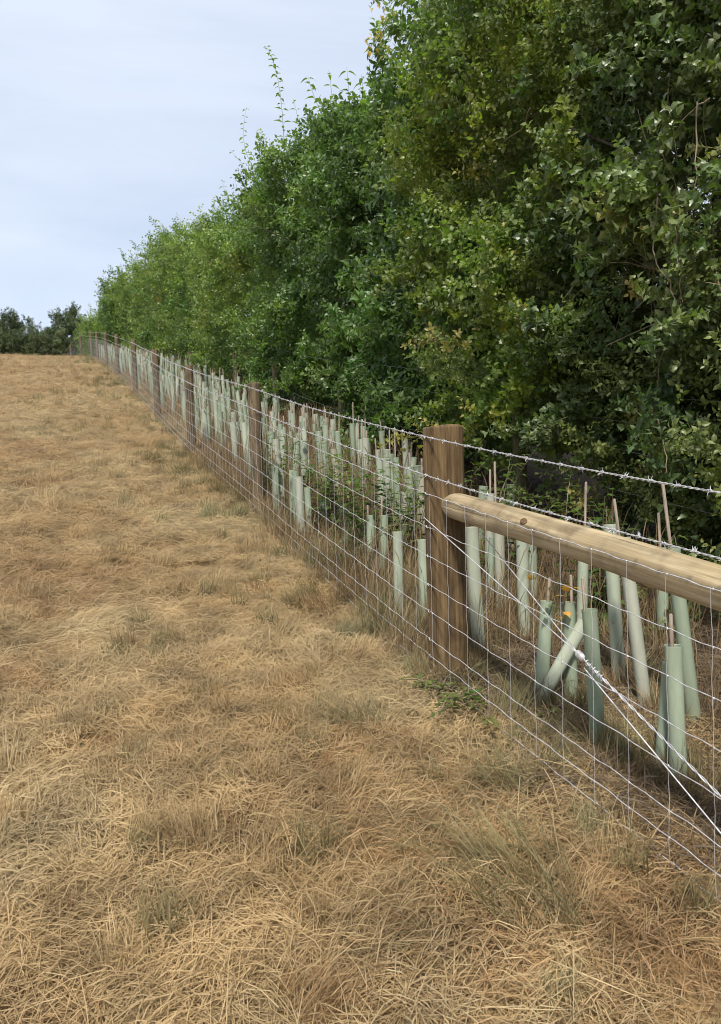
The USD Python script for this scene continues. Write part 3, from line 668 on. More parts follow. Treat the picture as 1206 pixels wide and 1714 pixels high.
big_leaves(b_r, rs, 160, 4.35, 1.9, 1.25, 1.4, z_(1.9) + .1, z_(1.9) + 5.2, L_ivy, .055, 'ivy')
big_leaves(b_y, rs, 240, 4.10, 5.2, 1.35, .95, z_(5.2) + .7, z_(5.2) + 4.6, L_maple, .05, 'lobed')

# ------------------------------------------------------------------ far trees beyond the crest
for i, (px, ytop, s, rx, ry, low, lb) in enumerate([(22, 526, 62, 1.5, 1.5, .2, 'tallest dark tree on the far skyline, with a spiky open crown'), (-22, 550, 64, 1.9, 1.9, .2, 'dark tree at the left edge beyond the field crest'),
                                               (78, 556, 60, 1.5, 1.6, .2, 'low round dark tree beyond the crest, between two taller ones'), (117, 523, 58, 1.25, 1.7, .2, 'dark bushy tree beside the end of the fence'),
                                               (50, 560, 57, 1.6, 1.4, .2, 'lowest dark bush on the far skyline, in front of the spiky tree'),
                                               (92, 562, 55, 1.5, 1.3, .2, 'dense dark bush filling the gap before the end of the fence'), (8, 563, 56, 1.7, 1.3, .2, 'dense dark bush at the left edge in front of the spiky tree')]):
    v = ray(px, ytop); p = v * s / v[1]; zb = float(G(s))
    t, rs = bush('far_tree', lb, 'tree', float(p[0]), s, rx, ry, float(p[2]) - zb, 'far', 4200, 300 + i, low=0.0, size=.9, stems=2, lump=.34, trunkname='trunk', pe=1.1)
    if i in (0, 3):
        shoots(t, rs, L_far, [(p + [rs.normal(0, .5), 0, -1.6], p + [rs.normal(0, 1.1), rs.normal(0, .5), rs.uniform(-.5, .55)], 14) for _ in range(6)], leaf=(.13, .08), kind='plain', stem=.02)

# ------------------------------------------------------------------ tree guard tubes
def tube_shell(R=0.037, wall=0.0025, n=22):
    th = np.linspace(0, 2 * np.pi, n, endpoint=False); rows = []
    prof = [(R, -0.08), (R, 0.2), (R * 1.006, 0.5), (R, 0.8), (R * 1.0, 0.965), (R * 1.07, 0.99), (R * 1.05, 1.0), (R - wall, 0.995), (R - wall, 0.6), (R - wall, -0.08)]
    v = []
    for k, (r, z) in enumerate(prof):
        rr = r * (1 + 0.035 * np.exp(-((th - 2.0) / .12) ** 2) * (k < 7) + .012 * np.sin(2 * th + z * 4))
        v.append(np.stack([rr * np.cos(th), rr * np.sin(th), np.full(n, z)], 1))
    v = np.vstack(v); k = len(prof); i = np.arange(k - 1)[:, None] * n; j = np.arange(n)[None]; j2 = (j + 1) % n
    q = np.stack([i + j, i + j2, i + n + j2, i + n + j], -1).reshape(-1, 4)
    return v, np.vstack([q[:, [0, 1, 2]], q[:, [0, 2, 3]]])
def stake_geo(top, off=0.024, ang=2.4, r=0.0085):
    c = np.array([math.cos(ang), math.sin(ang), 0]) * off
    z = np.array([-.1, .5, top - .01, top]); P = np.stack([c[0] + .004 * np.sin(z * 5), np.full(4, c[1]), z], 1)
    return tube(P, [r, r, r, r * .7], 8)
def plant_geo(rs, z0, z1, n, leaf, kind):
    return shoot_geo(rs, (0, 0, z0), (rs.normal(0, .04), rs.normal(0, .04), z1), n, leaf=leaf, kind=kind, opposite=False, stem=.003)
# tube variants as class prims (unit-height tube, stretched by each copy)
VAR = {}
def make_variant(key, stake=None, plant=None):
    path = f'/World/tree_guard_kind_{key}'
    c = stage.CreateClassPrim(path); 
    usdkit.mesh(stage, path + '/tube', tube_shell(), M_tube, 50)
    if stake: usdkit.mesh(stage, path + '/stake', stake_geo(stake), M_stake, 40)
    if plant:
        rs = np.random.RandomState(plant[0]); a_, b_ = plant_geo(rs, .8, plant[1], plant[2], plant[3], plant[4])
        pm = usdkit.mesh(stage, path + '/sapling', a_, M_bark, True)
        usdkit.mesh(stage, path + '/sapling/sapling_leaves', b_, plant[5], False).GetPrim().SetCustomDataByKey('kind', 'stuff')
    VAR[key] = path
make_variant('plain'); make_variant('staked', 1.22); make_variant('tall_stake', 1.36); make_variant('short_stake', 1.12)
make_variant('leafy', 1.15, (1, 1.30, 10, (.055, .036), 'lobed', L_weed))
make_variant('bushy', 1.22, (2, 1.55, 20, (.05, .034), 'oval', L_weed))
make_variant('orange', 1.25, (3, 1.14, 5, (.09, .07), 'lobed', L_orange))

GP = []   # placed guard bases
def place_guard(base, top, R, var, label, group=None):
    base, top = np.asarray(base, float), np.asarray(top, float); ax = top - base; h = np.linalg.norm(ax); z = ax / h
    k = R / 0.037; spin = (base[0] * 37 + base[1] * 91) % 6.28
    Mx = frames(z[None], np.array([spin]))[0]
    M = np.eye(4); M[0, :3], M[1, :3], M[2, :3], M[3, :3] = Mx[:, 0] * k, Mx[:, 1] * k, z * h, base
    x = UsdGeom.Xform.Define(stage, numbered('/World', 'tree_guard'))
    x.AddTransformOp().Set(Gf.Matrix4d(*M.ravel().tolist()))
    x.GetPrim().GetReferences().AddInternalReference(VAR[var]); x.GetPrim().SetInstanceable(True)
    tag(x, label, 'tree guard', group); GP.append(base)

# (top px, bottom px, width px, variant, label)
NEAR = [
 ((986, 1020), (1002, 1262), 25, 'staked', 'nearly upright guard tube with pinkish stake, just right of the wire joiner'),
 ((951, 1008), (957, 1190), 21, 'orange', 'guard tube with an orange leaf at its top, left of the wire joiner'),
 ((915, 1006), (903, 1192), 22, 'bushy', 'guard tube with green leaves above it, leaning over the fallen tube'),
 ((978, 1040), (890, 1196), 19, 'plain', 'fallen guard tube lying at a slant behind two upright ones'),
 ((1126, 1080), (1136, 1325), 28, 'staked', 'nearest guard tube, wide and pale, front right below the rail'),
 ((1125, 918), (1163, 1222), 24, 'tall_stake', 'tall tilted guard tube rising above the rail behind the nearest tube'),
 ((1122, 1110), (1106, 1306), 20, 'plain', 'slim guard tube tucked behind the left foot of the nearest tube'),
 ((1020, 878), (1036, 1155), 22, 'plain', 'long guard tube crossing the rail, straight above the nearer staked tube'),
 ((1043, 900), (1082, 1200), 22, 'staked', 'leaning guard tube crossing the rail with a thin crooked stake'),
 ((1104, 917), (1111, 1080), 20, 'tall_stake', 'guard tube with dark stake standing above the rail near the right edge'),
 ((977, 880), (972, 1085), 15, 'tall_stake', 'narrow guard tube behind the rail with a straight tall stake'),
 ((873, 900), (878, 1080), 20, 'leafy', 'guard tube below the rail with the crossing brace wire in front'),
 ((889, 890), (893, 1020), 15, 'short_stake', 'shaded guard tube close behind the one at the crossing brace wire'),
 ((820, 826), (820, 1010), 13, 'staked', 'guard tube showing its green top over the rail end with a thin stake'),
 ((834, 842), (838, 1035), 17, 'tall_stake', 'guard tube beside the rail end, second behind the thick post'),
 ((826, 900), (816, 1020), 13, 'plain', 'thin guard tube leaning left between two others behind the rail end'),
 ((788, 882), (803, 1115), 22, 'short_stake', 'tilted guard tube against the right side of the thick brown post'),
 ((718, 830), (716, 900), 10, 'plain', 'short guard tube peeping from the left side of the thick post'),
 ((707, 903), (712, 1040), 13, 'plain', 'guard tube hard against the left foot of the thick post'),
 ((655, 760), (656, 860), 9, 'tall_stake', 'left one of a close pair of staked guard tubes left of the thick post'),
 ((662, 766), (666, 885), 9, 'tall_stake', 'right one of a close pair of staked guard tubes left of the thick post'),
 ((632, 753), (637, 830), 9, 'staked', 'guard tube with short stake against the dark hedge, left of the close pair'),
 ((615, 741), (619, 810), 8, 'staked', 'far guard tube with leaves in front, under the lower barbed wire'),
 ((601, 736), (603, 800), 8, 'tall_stake', 'bright green topped guard tube with a tall pale stake'),
 ((643, 805), (645, 850), 9, 'tall_stake', 'guard tube with a ridged whitish stake among green leaves'),
 ((684, 782), (691, 880), 10, 'staked', 'guard tube leaning away near the thick post with a tall stalk'),
 ((620, 862), (621, 960), 10, 'leafy', 'pale guard tube standing in dry grass, first of three in the front row'),
 ((642, 862), (641, 970), 11, 'orange', 'guard tube topped by orange and yellow leaves in dry grass'),
 ((665, 890), (668, 1025), 12, 'plain', 'tan-stained guard tube in the front row before the thick post'),
 ((569, 839), (571, 905), 9, 'plain', 'greyish guard tube, left of a matching pair in the dry grass'),
 ((579, 841), (581, 915), 9, 'plain', 'greyish guard tube, right of a matching pair in the dry grass'),
 ((676, 823), (675, 910), 9, 'leafy', 'guard tube in the second row, just left of the thick post'),
 ((489, 787), (490, 880), 8, 'plain', 'left tube of three standing tightly together right of the second post'),
 ((494, 789), (498, 893), 7, 'plain', 'middle tube of three standing tightly together right of the second post'),
 ((500, 798), (505, 898), 9, 'plain', 'bright right tube of three standing tightly together right of the second post'),
 ((513, 816), (519, 898), 10, 'plain', 'short guard tube with a notched top after the tight three'),
 ((539, 833), (541, 895), 8, 'plain', 'dull guard tube midway between second and thick posts, front row'),
 ((547, 836), (551, 900), 9, 'plain', 'guard tube in the golden stalks midway between second and thick posts'),
 ((461, 780), (463, 870), 8, 'leafy', 'grey guard tube nearest the second post with reddish leaves above'),
 ((470, 784), (472, 868), 8, 'plain', 'grey guard tube second from the second post'),
 ((469, 710), (470, 790), 7, 'staked', 'back row guard tube with dark stake, first right of the second post'),
 ((459, 704), (460, 780), 7, 'tall_stake', 'back row guard tube with the tallest stake beside the second post'),
 ((504, 697), (505, 765), 7, 'staked', 'left of two joined back row guard tubes under the top barbed wire'),
 ((509, 700), (511, 775), 7, 'staked', 'right of two joined back row guard tubes under the top barbed wire'),
 ((526, 710), (528, 775), 8, 'tall_stake', 'back row guard tube with a broad top, right of the joined two'),
 ((547, 715), (548, 790), 9, 'tall_stake', 'bright back row guard tube with pale stake touching the top wire'),
 ((565, 722), (566, 800), 8, 'tall_stake', 'back row guard tube in front of the old grey fence post'),
 ((498, 725), (499, 790), 8, 'short_stake', 'lower guard tube below the joined two in the back row'),
 ((485, 723), (486, 790), 7, 'staked', 'slim guard tube left of the lower one below the joined two'),
 ((474, 715), (475, 790), 7, 'staked', 'back row guard tube second right of the second post'),
]
for (tp, bp, wpx, var, lb) in NEAR:
    if bp[0] < 720: bp = (bp[0] + .1 * (bp[0] - tp[0]), bp[1] + .13 * (bp[1] - tp[1]))
    b0 = hit_ground(*bp); dep = float(b0 @ fwd); t0 = at_depth(*tp, dep); 
    ax = t0 - b0; lean = ax[0:2].copy()
    R = np.clip(wpx * dep / F / 2, .026, .042)
    place_guard(b0, t0, R, var, lb)
# the dense rows further up the slope: alike, told apart only by the bay they stand in
gr = np.random.RandomState(9)
BAYS = [(4.7, 6.1, 'between thick and second posts'), (6.4, 9.3, 'between the second and third fence posts'), (9.6, 12.5, 'between the third and fourth fence posts'), (12.8, 15.9, 'between the fourth and fifth fence posts'),
        (16.2, 20.2, 'between the fifth and sixth fence posts'), (20.5, 24.4, 'between the sixth and seventh fence posts'), (24.8, 34.0, 'beyond the seventh fence post')]
for (s0, s1, lb) in BAYS:
    for row, dx in enumerate((.26, .52, .80, 1.10, 1.42)):
        s = s0 + gr.uniform(0, .3)
        while s < s1:
            x = float(fence_x(s)) + dx + gr.normal(0, .05)
            if not (s < 6.2 and (row < 2 or gr.uniform() < .35)):
                b0 = np.array([x, s, float(G(s)) - .01]); h = gr.uniform(.50, .62)
                t0 = b0 + [gr.normal(0, .034), gr.normal(0, .034), h]
                var = gr.choice(['plain', 'staked', 'short_stake', 'tall_stake', 'leafy'], p=[.50, .16, .17, .07, .10])
                what = {'plain': 'stakeless guard tube', 'staked': 'staked guard tube', 'short_stake': 'guard tube with a stub of stake', 'tall_stake': 'guard tube with a long stake', 'leafy': 'guard tube with leaves growing out'}[var]
                where = ['front row', 'second row', 'middle row', 'fourth row', 'back row'][row]
                place_guard(b0, t0, gr.uniform(.029, .035), var, f'{what}, {where}, {lb}', f'tree guards {lb}, {where}')
            s += gr.uniform(.24, .44) * (1.0 if s < 16 else 1.4)

# ------------------------------------------------------------------ dry grass, straw, weeds
def straw_patch(rs, n=1500, R=0.24, main=0.75, wid=(.0006, .0012), Lr=(.04, .14), zmax=.03, bendy=.05):
    a = rs.normal(0, main, n) + (rs.uniform(size=n) < .35) * rs.uniform(0, 6.28, n)
    L = rs.uniform(*Lr, n); rr = R * np.sqrt(rs.uniform(size=n)); t = rs.uniform(0, 6.28, n)
    c = np.stack([rr * np.cos(t), rr * np.sin(t), rs.uniform(.001, zmax, n) * (1 - .5 * rr / R)], 1)
    d = np.stack([np.cos(a), np.sin(a), rs.normal(0, .14, n)], 1); side = np.stack([-np.sin(a), np.cos(a), rs.normal(0, .5, n)], 1); side /= np.linalg.norm(side, axis=1, keepdims=True)
    u = np.linspace(-.5, .5, 4); bend = rs.normal(0, bendy, n)
    P = c[:, None] + d[:, None] * (L[:, None] * u)[..., None] + side[:, None] * ((bend * L)[:, None] * (u * u) * 4 * .5)[..., None]
    P[..., 2] += (rs.uniform(-.02, .06, n) * L / .2)[:, None] * (1 - 4 * u * u); P[..., 2] = np.maximum(P[..., 2], .001)
    w = rs.uniform(*wid, n)[:, None] * np.array([.8, 1, .9, .35])
    return ribbons(P, w, side)
def tuft(rs, n=90, R=0.06, Lr=(.08, .20), wid=(.0010, .0018), flop=.6, lean=(0, 0)):
    a = rs.uniform(0, 6.28, n); rr = R * np.sqrt(rs.uniform(size=n)); t = rs.uniform(0, 6.28, n); L = rs.uniform(*Lr, n)
    b = np.stack([rr * np.cos(t), rr * np.sin(t), -.01 + 0 * a], 1); o = np.stack([np.cos(a) + lean[0] * 1.5, np.sin(a) + lean[1] * 1.5, 0 * a], 1); fl = rs.uniform(.15, 1, n) * flop
    u = np.linspace(0, 1, 5)
    P = b[:, None] + o[:, None] * (L * fl)[:, None, None] * (u ** 1.7)[None, :, None]
    P[..., 2] += (L * np.sqrt(np.maximum(1 - fl * fl * .8, .08)))[:, None] * (u - .35 * fl[:, None] * u ** 3)
    side = np.stack([-np.sin(a), np.cos(a), 0 * a], 1)
    return ribbons(P, rs.uniform(*wid, n)[:, None] * np.array([1, 1, .85, .6, .15]), side)
def stalks(rs, n=16, R=0.12, Lr=(.30, .65)):
    g = [tuft(rs, n=n, R=R, Lr=Lr, wid=(.0010, .0022), flop=.38)]
    for _ in range(n // 4):      # seed heads
        a_ = rs.uniform(0, 6.28); q = rs.uniform(.02, .1); h = rs.uniform(.4, .62); P = np.array([[0, 0, 0], [q * .3 * math.cos(a_), q * .3 * math.sin(a_), h * .6], [q * math.cos(a_), q * math.sin(a_), h], [q * 1.5 * math.cos(a_), q * 1.5 * math.sin(a_), h + .08]])
        P[:, :2] += rs.normal(0, R * .5, 2); g.append(tube(P, [.0012, .001, .0035, .0008], 4, caps=False))
    return cat_geo(g)
rs = np.random.RandomState(41)
SP = [straw_patch(rs) for _ in range(5)]; SPW = [straw_patch(rs, n=900, main=1.2) for _ in range(2)]
SPR = [straw_patch(rs, n=1000, main=.8, Lr=(.04, .13)) for _ in range(2)]
TF = [tuft(rs, lean=(rs.normal(0, .5), rs.normal(0, .5))) for _ in range(4)]; TR = [tuft(rs, n=80, Lr=(.06, .15)) for _ in range(3)]
CT = [tuft(rs, n=240, R=.10, Lr=(.14, .34), flop=1.1, lean=(.7, .2)), tuft(rs, n=240, R=.10, Lr=(.12, .30), flop=1.0, lean=(-.3, .6))]
ST = [stalks(rs) for _ in range(5)]

def field_angle(x, y):
    p = np.stack([x, y], -1)
    return 0.6 + 1.5 * smoothnoise(p, .8, 21) + .8 * smoothnoise(p, 2.2, 22)
def scatter(n, x0, x1, y0, y1, rs): return rs.uniform(x0, x1, n), rs.uniform(y0, y1, n)
def flat_frames(x, y, yaw):
    e = .05; z = np.stack([-(ground_z(x + e, y) - ground_z(x - e, y)) / (2 * e), -(ground_z(x, y + e) - ground_z(x, y - e)) / (2 * e), np.ones_like(x)], 1); z /= np.linalg.norm(z, axis=1, keepdims=True)
    X = np.stack([np.cos(yaw), np.sin(yaw), 0 * yaw], 1); X -= z * np.sum(X * z, 1, keepdims=True); X /= np.linalg.norm(X, axis=1, keepdims=True)
    return np.stack([X, np.cross(z, X), z], -1)

# straw lying over the field
rs = np.random.RandomState(42); XY = []
for (n, x0, x1, y0, y1, sc) in [(1150, -3.0, 2.4, -.6, 5.5, 1.0), (1050, -3.2, 2.2, 5.5, 13, 1.15), (1500, -5, 2.0, 13, 36, 1.7), (400, -9, -3, -1, 14, 1.6), (400, -12, -4, 14, 40, 2.0), (250, -5, 3, 36, 48, 2.2)]:
    x, y = scatter(n, x0, x1, y0, y1, rs); XY.append(np.stack([x, y, np.full(n, sc)], 1))
XY = np.vstack(XY); x, y = XY[:, 0], XY[:, 1]; keep = x < fence_x(y) + np.where(y < 3.5, .62, .40) + .40 * smoothnoise(np.stack([x, y], 1), 1.5, 4); keep &= ~((smoothnoise(np.stack([x, y], 1), 2.4, 37) > .45) & (rs.uniform(size=len(x)) < .6) & (y < 9)); XY = XY[keep]; x, y = XY[:, 0], XY[:, 1]
p2 = np.stack([x, y], 1); rusty = .6 * smoothnoise(p2, 1.1, 31) + .7 * smoothnoise(p2 * [1.6, .12], 1.0, 33) + rs.normal(0, .3, len(x)) > .62
idx = np.where(rusty, rs.randint(7, 9, len(x)), np.where(rs.uniform(size=len(x)) < .75, rs.randint(0, 5, len(x)), rs.randint(5, 7, len(x))))
pi = instancer('/World/dry_straw', [(g, M_straw) for g in SP + SPW] + [(g, M_rust) for g in SPR], np.stack([x, y, ground_z(x, y) + rs.uniform(-.004, .018, len(x))], 1),
               flat_frames(x, y, field_angle(x, y) + rs.normal(0, .35, len(x))), XY[:, 2] * rs.uniform(.85, 1.2, len(x)), idx)
tag(pi, 'matted pale dry straw lying all over the sloping field', 'straw', kind='stuff')

# standing tufts on the field
rs = np.random.RandomState(43); XY = []
for (n, x0, x1, y0, y1, sc) in [(620, -2.5, 1.6, -.4, 6, .85), (1100, -3, 1.6, 6, 14, 1.0), (1500, -4.5, 1.6, 14, 36, 1.35), (500, -9, -3, 0, 36, 1.5), (260, -4, 2, 34, 42, 1.5)]:
    x, y = scatter(n, x0, x1, y0, y1, rs); XY.append(np.stack([x, y, np.full(n, sc)], 1))
XY = np.vstack(XY); x, y = XY[:, 0], XY[:, 1]; p2 = np.stack([x, y], 1)
keep = (smoothnoise(p2, 1.3, 51) + rs.normal(0, .35, len(x)) > .05) & (x < fence_x(y) + .1); XY = XY[keep]; x, y = XY[:, 0], XY[:, 1]; p2 = np.stack([x, y], 1)
grn = smoothnoise(p2, .9, 52) + .75 * (x - .25) + rs.normal(0, .3, len(x))  # random green patches, plus extra grey-green towards the fence to imitate hedge shade
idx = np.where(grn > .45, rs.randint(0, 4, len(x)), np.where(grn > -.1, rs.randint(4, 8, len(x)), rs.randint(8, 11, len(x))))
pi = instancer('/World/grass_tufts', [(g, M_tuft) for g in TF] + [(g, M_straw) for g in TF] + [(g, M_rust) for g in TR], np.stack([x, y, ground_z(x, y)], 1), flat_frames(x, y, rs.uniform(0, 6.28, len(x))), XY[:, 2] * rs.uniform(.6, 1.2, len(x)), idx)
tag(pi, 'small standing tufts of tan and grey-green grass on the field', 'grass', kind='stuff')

# fringe of longer grass along the fence foot and combed-over clumps
rs = np.random.RandomState(44); n = 620; y = rs.uniform(.2, 30, n) ** 1.0; y = np.where(rs.uniform(size=n) < .5, rs.uniform(.2, 9, n), y); x = fence_x(y) + rs.normal(.0, .22, n)
pi = instancer('/World/fence_foot_grass', [(g, M_tuft) for g in TF] + [(g, M_straw) for g in TF] + [(g, M_tuft) for g in CT], np.stack([x, y, ground_z(x, y)], 1), flat_frames(x, y, rs.uniform(0, 6.28, n)), rs.uniform(.5, 1.1, n) * np.where(y < 5, .62, 1), np.where(rs.uniform(size=n) < .07, rs.randint(8, 10, n), np.where(rs.uniform(size=n) < .35, rs.randint(0, 4, n), rs.randint(4, 8, n))))
tag(pi, 'longer half-green grass fringe along the foot of the netting', 'grass', kind='stuff')
rs = np.random.RandomState(45)
for (px, py, sc, lb) in [((860), 1330, .75, 'combed-over grey-green grass clump below the fallen tube'), (900, 1560, 1.0, 'flattened grey-green grass clump at the bottom right'), (620, 1240, .8, 'greyish grass clump in the middle of the straw'), (880, 1480, .9, 'dark-rooted grass clump left of the small yellow leaf')]:
    c = hit_ground(px, py); g = tuft(rs, n=260, R=.13, Lr=(.12, .34), wid=(.0009, .0019), flop=1.2, lean=(-.7, .45)); v = g[0] * sc + c
    m = usdkit.mesh(stage, numbered('/World', 'grass_clump'), (v, g[1]), M_tuft, False); tag(m, lb, 'grass clump')

# dry stalks and undergrowth among the tree guards
rs = np.random.RandomState(46); n = 2300; y = np.where(rs.uniform(size=n) < .7, rs.uniform(.0, 11, n), rs.uniform(11, 32, n)); x = fence_x(y) + rs.uniform(.12, 2.0, n)
den = smoothnoise(np.stack([x, y], 1), 1.2, 61); kp = (rs.uniform(size=n) < np.clip(.5 + .5 * den, .1, 1)) & ((y > 3.2) | (rs.uniform(size=n) < .45)); x, y = x[kp], y[kp]
sc = np.where(y > 6.5, rs.uniform(.5, .95, len(x)), np.where(y > 3.0, rs.uniform(.4, .85, len(x)), rs.uniform(.3, .75, len(x))))
pi = instancer('/World/dry_stalks', [(g, M_stalk) for g in ST], np.stack([x, y, ground_z(x, y)], 1), flat_frames(x, y, rs.uniform(0, 6.28, len(x))), sc, rs.randint(0, 5, len(x)))
tag(pi, 'dry brown grass stalks growing between the tree guards', 'dry grass', kind='stuff')
M_litter = straw_mat('dark_litter', [(0, (0.10, 0.07, 0.045)), (0.5, (0.23, 0.165, 0.10)), (1, (0.44, 0.33, 0.21))], (0.16, 0.12, 0.075))
n = 650; y = np.where(rs.uniform(size=n) < .7, rs.uniform(-.3, 9, n), rs.uniform(9, 30, n)); x = fence_x(y) + rs.uniform(.15, 3.0, n)
pi = instancer('/World/dead_stem_litter', [(g, M_litter) for g in SPW], np.stack([x, y, ground_z(x, y) + rs.uniform(0, .03, n)], 1), flat_frames(x, y, rs.uniform(0, 6.28, n)), rs.uniform(1.0, 1.7, n), rs.randint(0, 2, n))
tag(pi, 'dark litter of dead stems on the ground under the hedge', 'litter', kind='stuff')

# green weeds and brambles between the guards
def weed(px, py, X, h, n, seed, lb, leaf=(.05, .035)):
    rs = np.random.RandomState(seed); c = ray(px, py); c = c * X / c[0]; c[2] = float(G(c[1]))
    t = thing('bramble', lb, 'plant', c)
    for q in range(11):
        tip = c + np.array([rs.normal(0, .18), rs.normal(0, .28), h * rs.uniform(.6, 1.05)])
        a_, b_ = shoot_geo(rs, c + [rs.normal(0, .06), rs.normal(0, .06), 0], tip, n, leaf=leaf, kind='lobed', opposite=False, curve=.25, stem=.003)
        st = part(t, 'stem', a_, M_twig, True); part(st, 'stem_leaves', b_, L_weed, False, kind='stuff')
weed(470, 800, 1.80, .62, 26, 1, 'leafy green bramble close at the right of the second post', leaf=(.085, .062))
weed(530, 820, 1.82, .72, 30, 2, 'leafy green bramble before the old grey fence post', leaf=(.085, .062))
weed(575, 850, 1.85, .74, 30, 3, 'leafy green bramble midway between second post and thick post', leaf=(.085, .062))
weed(625, 870, 1.92, .70, 28, 4, 'green bramble with some yellow leaves nearer the thick post', leaf=(.085, .062))
weed(690, 900, 2.1, .75, 18, 5, 'green leafy plant just left of the thick post', leaf=(.085, .062))
weed(560, 930, 1.62, .38, 26, 6, 'fine green weed in the dry grass at the foot of the netting', leaf=(.04, .014))
weed(600, 960, 1.64, .36, 26, 7, 'second fine green weed nearer the thick post', leaf=(.04, .014))
weed(850, 1000, 2.5, .85, 26, 8, 'leafy bramble behind the rail end under the old post', leaf=(.085, .062))
weed(1000, 1000, 2.6, .8, 24, 9, 'leafy bramble behind the middle of the rail', leaf=(.085, .062))
weed(760, 1195, 1.45, .12, 18, 10, 'small flat green weed at the foot of the thick post', leaf=(.04, .03))

# an orange-leaved sapling between the guards, fallen leaves on the straw
rs = np.random.RandomState(90); c = hit_ground(893, 1075); dep = float(c @ fwd)
t = thing('sapling', 'thin sapling with two glowing orange leaves, left of the wire joiner', 'plant', c)
tip = at_depth(886, 965, dep * .97); a_, b_ = shoot_geo(rs, c, tip, 2, leaf=(.05, .04), kind='lobed', stem=.003)
st = part(t, 'stem', a_, M_twig, True)
for (px, py) in [(889, 971), (948, 990)]:
    q = at_depth(px, py, dep * .97 if px < 900 else dep * .8); v, f = leaf_geo(.05, .045, 'lobed', fold=.3, droop=.3)
    part(st, 'leaf', (v @ rotm([1, 0, 0], 1.0).T @ rotm([0, 0, 1], 2.4).T + q, f), L_orange, False, label='orange leaf')
for (px, py, lb) in [(1014, 1503, 'small yellow fallen leaf on the straw at the lower right'), (857, 1552, 'pale fallen leaf lying in the dark grass hollow'), (684, 1214, 'tiny yellow leaf in the grass near the thick post')]:
    q = hit_ground(px, py) + [0, 0, .045]; v, f = leaf_geo(.03, .026, 'lobed', fold=.3, droop=.3)
    o = thing('fallen_leaf', lb, 'leaf', q); part(o, 'blade', (v @ rotm([1, 0, 0], .5).T @ rotm([0, 0, 1], rs.uniform(0, 6)).T + q, f), L_brown, False)
# darker dead clumps and mounded tufts on the field
rs = np.random.RandomState(91)
MT = [tuft(rs, n=260, R=.11, Lr=(.08, .22), flop=1.0, lean=(rs.normal(0, .4), rs.normal(0, .4))) for _ in range(4)]
XY = []
for (n, x0, x1, y0, y1, sc) in [(150, -2.4, 1.5, .2, 6, .8), (260, -3, 1.5, 6, 15, 1.0), (320, -4, 1.5, 15, 36, 1.3)]:
    x, y = scatter(n, x0, x1, y0, y1, rs); XY.append(np.stack([x, y, np.full(n, sc)], 1))
XY = np.vstack(XY); x, y = XY[:, 0], XY[:, 1]
pi = instancer('/World/mounded_grass', [(g, M_straw) for g in MT[:2]] + [(g, M_rust) for g in MT[2:3]] + [(g, M_litter) for g in MT[3:]], np.stack([x, y, ground_z(x, y)], 1), flat_frames(x, y, rs.uniform(0, 6.28, len(x))), XY[:, 2] * np.where(y > 6, .7, .9) * rs.uniform(.5, 1.2, len(x)), rs.choice(4, len(x), p=[.4, .3, .2, .1]))
tag(pi, 'low mounded clumps of dead grass scattered over the field', 'grass', kind='stuff')

rs = np.random.RandomState(92); gx_, gy_ = [], []
for b in GP[:50]:
    for q in range(rs.randint(3, 7)):
        a_ = rs.uniform(0, 6.28); r_ = rs.uniform(.03, .13); gx_.append(b[0] + r_ * math.cos(a_)); gy_.append(b[1] + r_ * math.sin(a_))
for q in range(26):
    a_ = rs.uniform(0, 6.28); gx_.append(1.545 + (.09 + rs.uniform(0, .07)) * math.cos(a_)); gy_.append(2.96 + (.09 + rs.uniform(0, .07)) * math.sin(a_))
gx_, gy_ = np.array(gx_), np.array(gy_); n = len(gx_)
pi = instancer('/World/guard_foot_grass', [(g, M_stalk) for g in TF] + [(g, M_tuft) for g in TF], np.stack([gx_, gy_, ground_z(gx_, gy_)], 1), flat_frames(gx_, gy_, rs.uniform(0, 6.28, n)), rs.uniform(.6, 1.25, n), rs.randint(0, 8, n))
tag(pi, 'dry grass growing round the feet of the near tree guards and thick post', 'grass', kind='stuff')

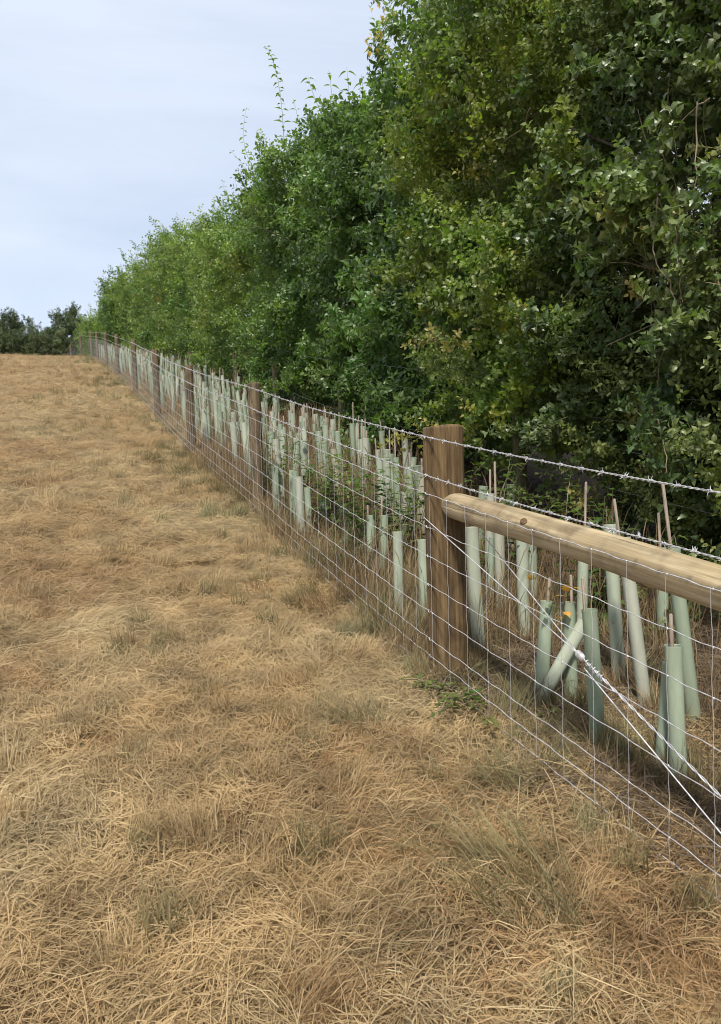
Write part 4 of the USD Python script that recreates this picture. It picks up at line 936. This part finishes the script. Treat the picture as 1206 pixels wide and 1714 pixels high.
# long straight loose stems lying on top of the straw
rs = np.random.RandomState(93); LS = [straw_patch(rs, n=42, R=.34, main=1.5, wid=(.0007, .0013), Lr=(.12, .30), zmax=.05, bendy=.025) for _ in range(4)]
XY = []
for (n, x0, x1, y0, y1, sc) in [(330, -2.6, 2.0, -.4, 6, .9), (320, -3, 1.8, 6, 14, 1.2), (250, -4, 1.8, 14, 34, 1.7)]:
    x, y = scatter(n, x0, x1, y0, y1, rs); XY.append(np.stack([x, y, np.full(n, sc)], 1))
XY = np.vstack(XY); x, y = XY[:, 0], XY[:, 1]
pi = instancer('/World/loose_stems', [(g, M_straw) for g in LS], np.stack([x, y, ground_z(x, y) + .022], 1), flat_frames(x, y, rs.uniform(0, 6.28, len(x))), XY[:, 2] * rs.uniform(.7, 1.2, len(x)), rs.randint(0, 4, len(x)))
tag(pi, 'long loose cut stems lying on top of the straw', 'straw', kind='stuff')

# longer dry grass standing through the netting and round the guards
rs = np.random.RandomState(94)
VG = [tuft(rs, n=46, R=.09, Lr=(.14, .38), wid=(.0008, .0017), flop=.75) for _ in range(4)]
n = 900; y = np.where(rs.uniform(size=n) < .62, rs.uniform(3.1, 9, n), rs.uniform(1.0, 28, n)); x = fence_x(y) + np.where(rs.uniform(size=n) < .6, rs.uniform(-.10, .35, n), rs.uniform(.2, 1.6, n))
kp = (y > 3.1) | (x > 1.62); x, y = x[kp], y[kp]; n = len(x)
pi = instancer('/World/verge_grass', [(g, M_stalk) for g in VG] + [(g, M_tuft) for g in VG[:2]], np.stack([x, y, ground_z(x, y)], 1), flat_frames(x, y, rs.uniform(0, 6.28, n)), rs.uniform(.6, 1.2, n) * np.where(y < 3.1, .75, 1), rs.choice(6, n, p=[.18, .18, .18, .16, .15, .15]))
tag(pi, 'long tan grass standing through the netting and between the guards', 'grass', kind='stuff')
# staples holding the wires on the thick post
sp_ = stage.GetPrimAtPath(str(fence.GetPath()) + '/strainer_post')
for h in list(LINE_H) + BARB_H:
    z = float(lift(2.955, h)); t_ = np.linspace(0, np.pi, 7)
    P = np.stack([1.462 - .010 * np.sin(t_), 2.955 + .004 * np.sin(t_ * 2), z + .007 * np.cos(t_)], 1)
    part(UsdGeom.Mesh(sp_), 'staple', tube(P, .0015, 4), M_wire, True)
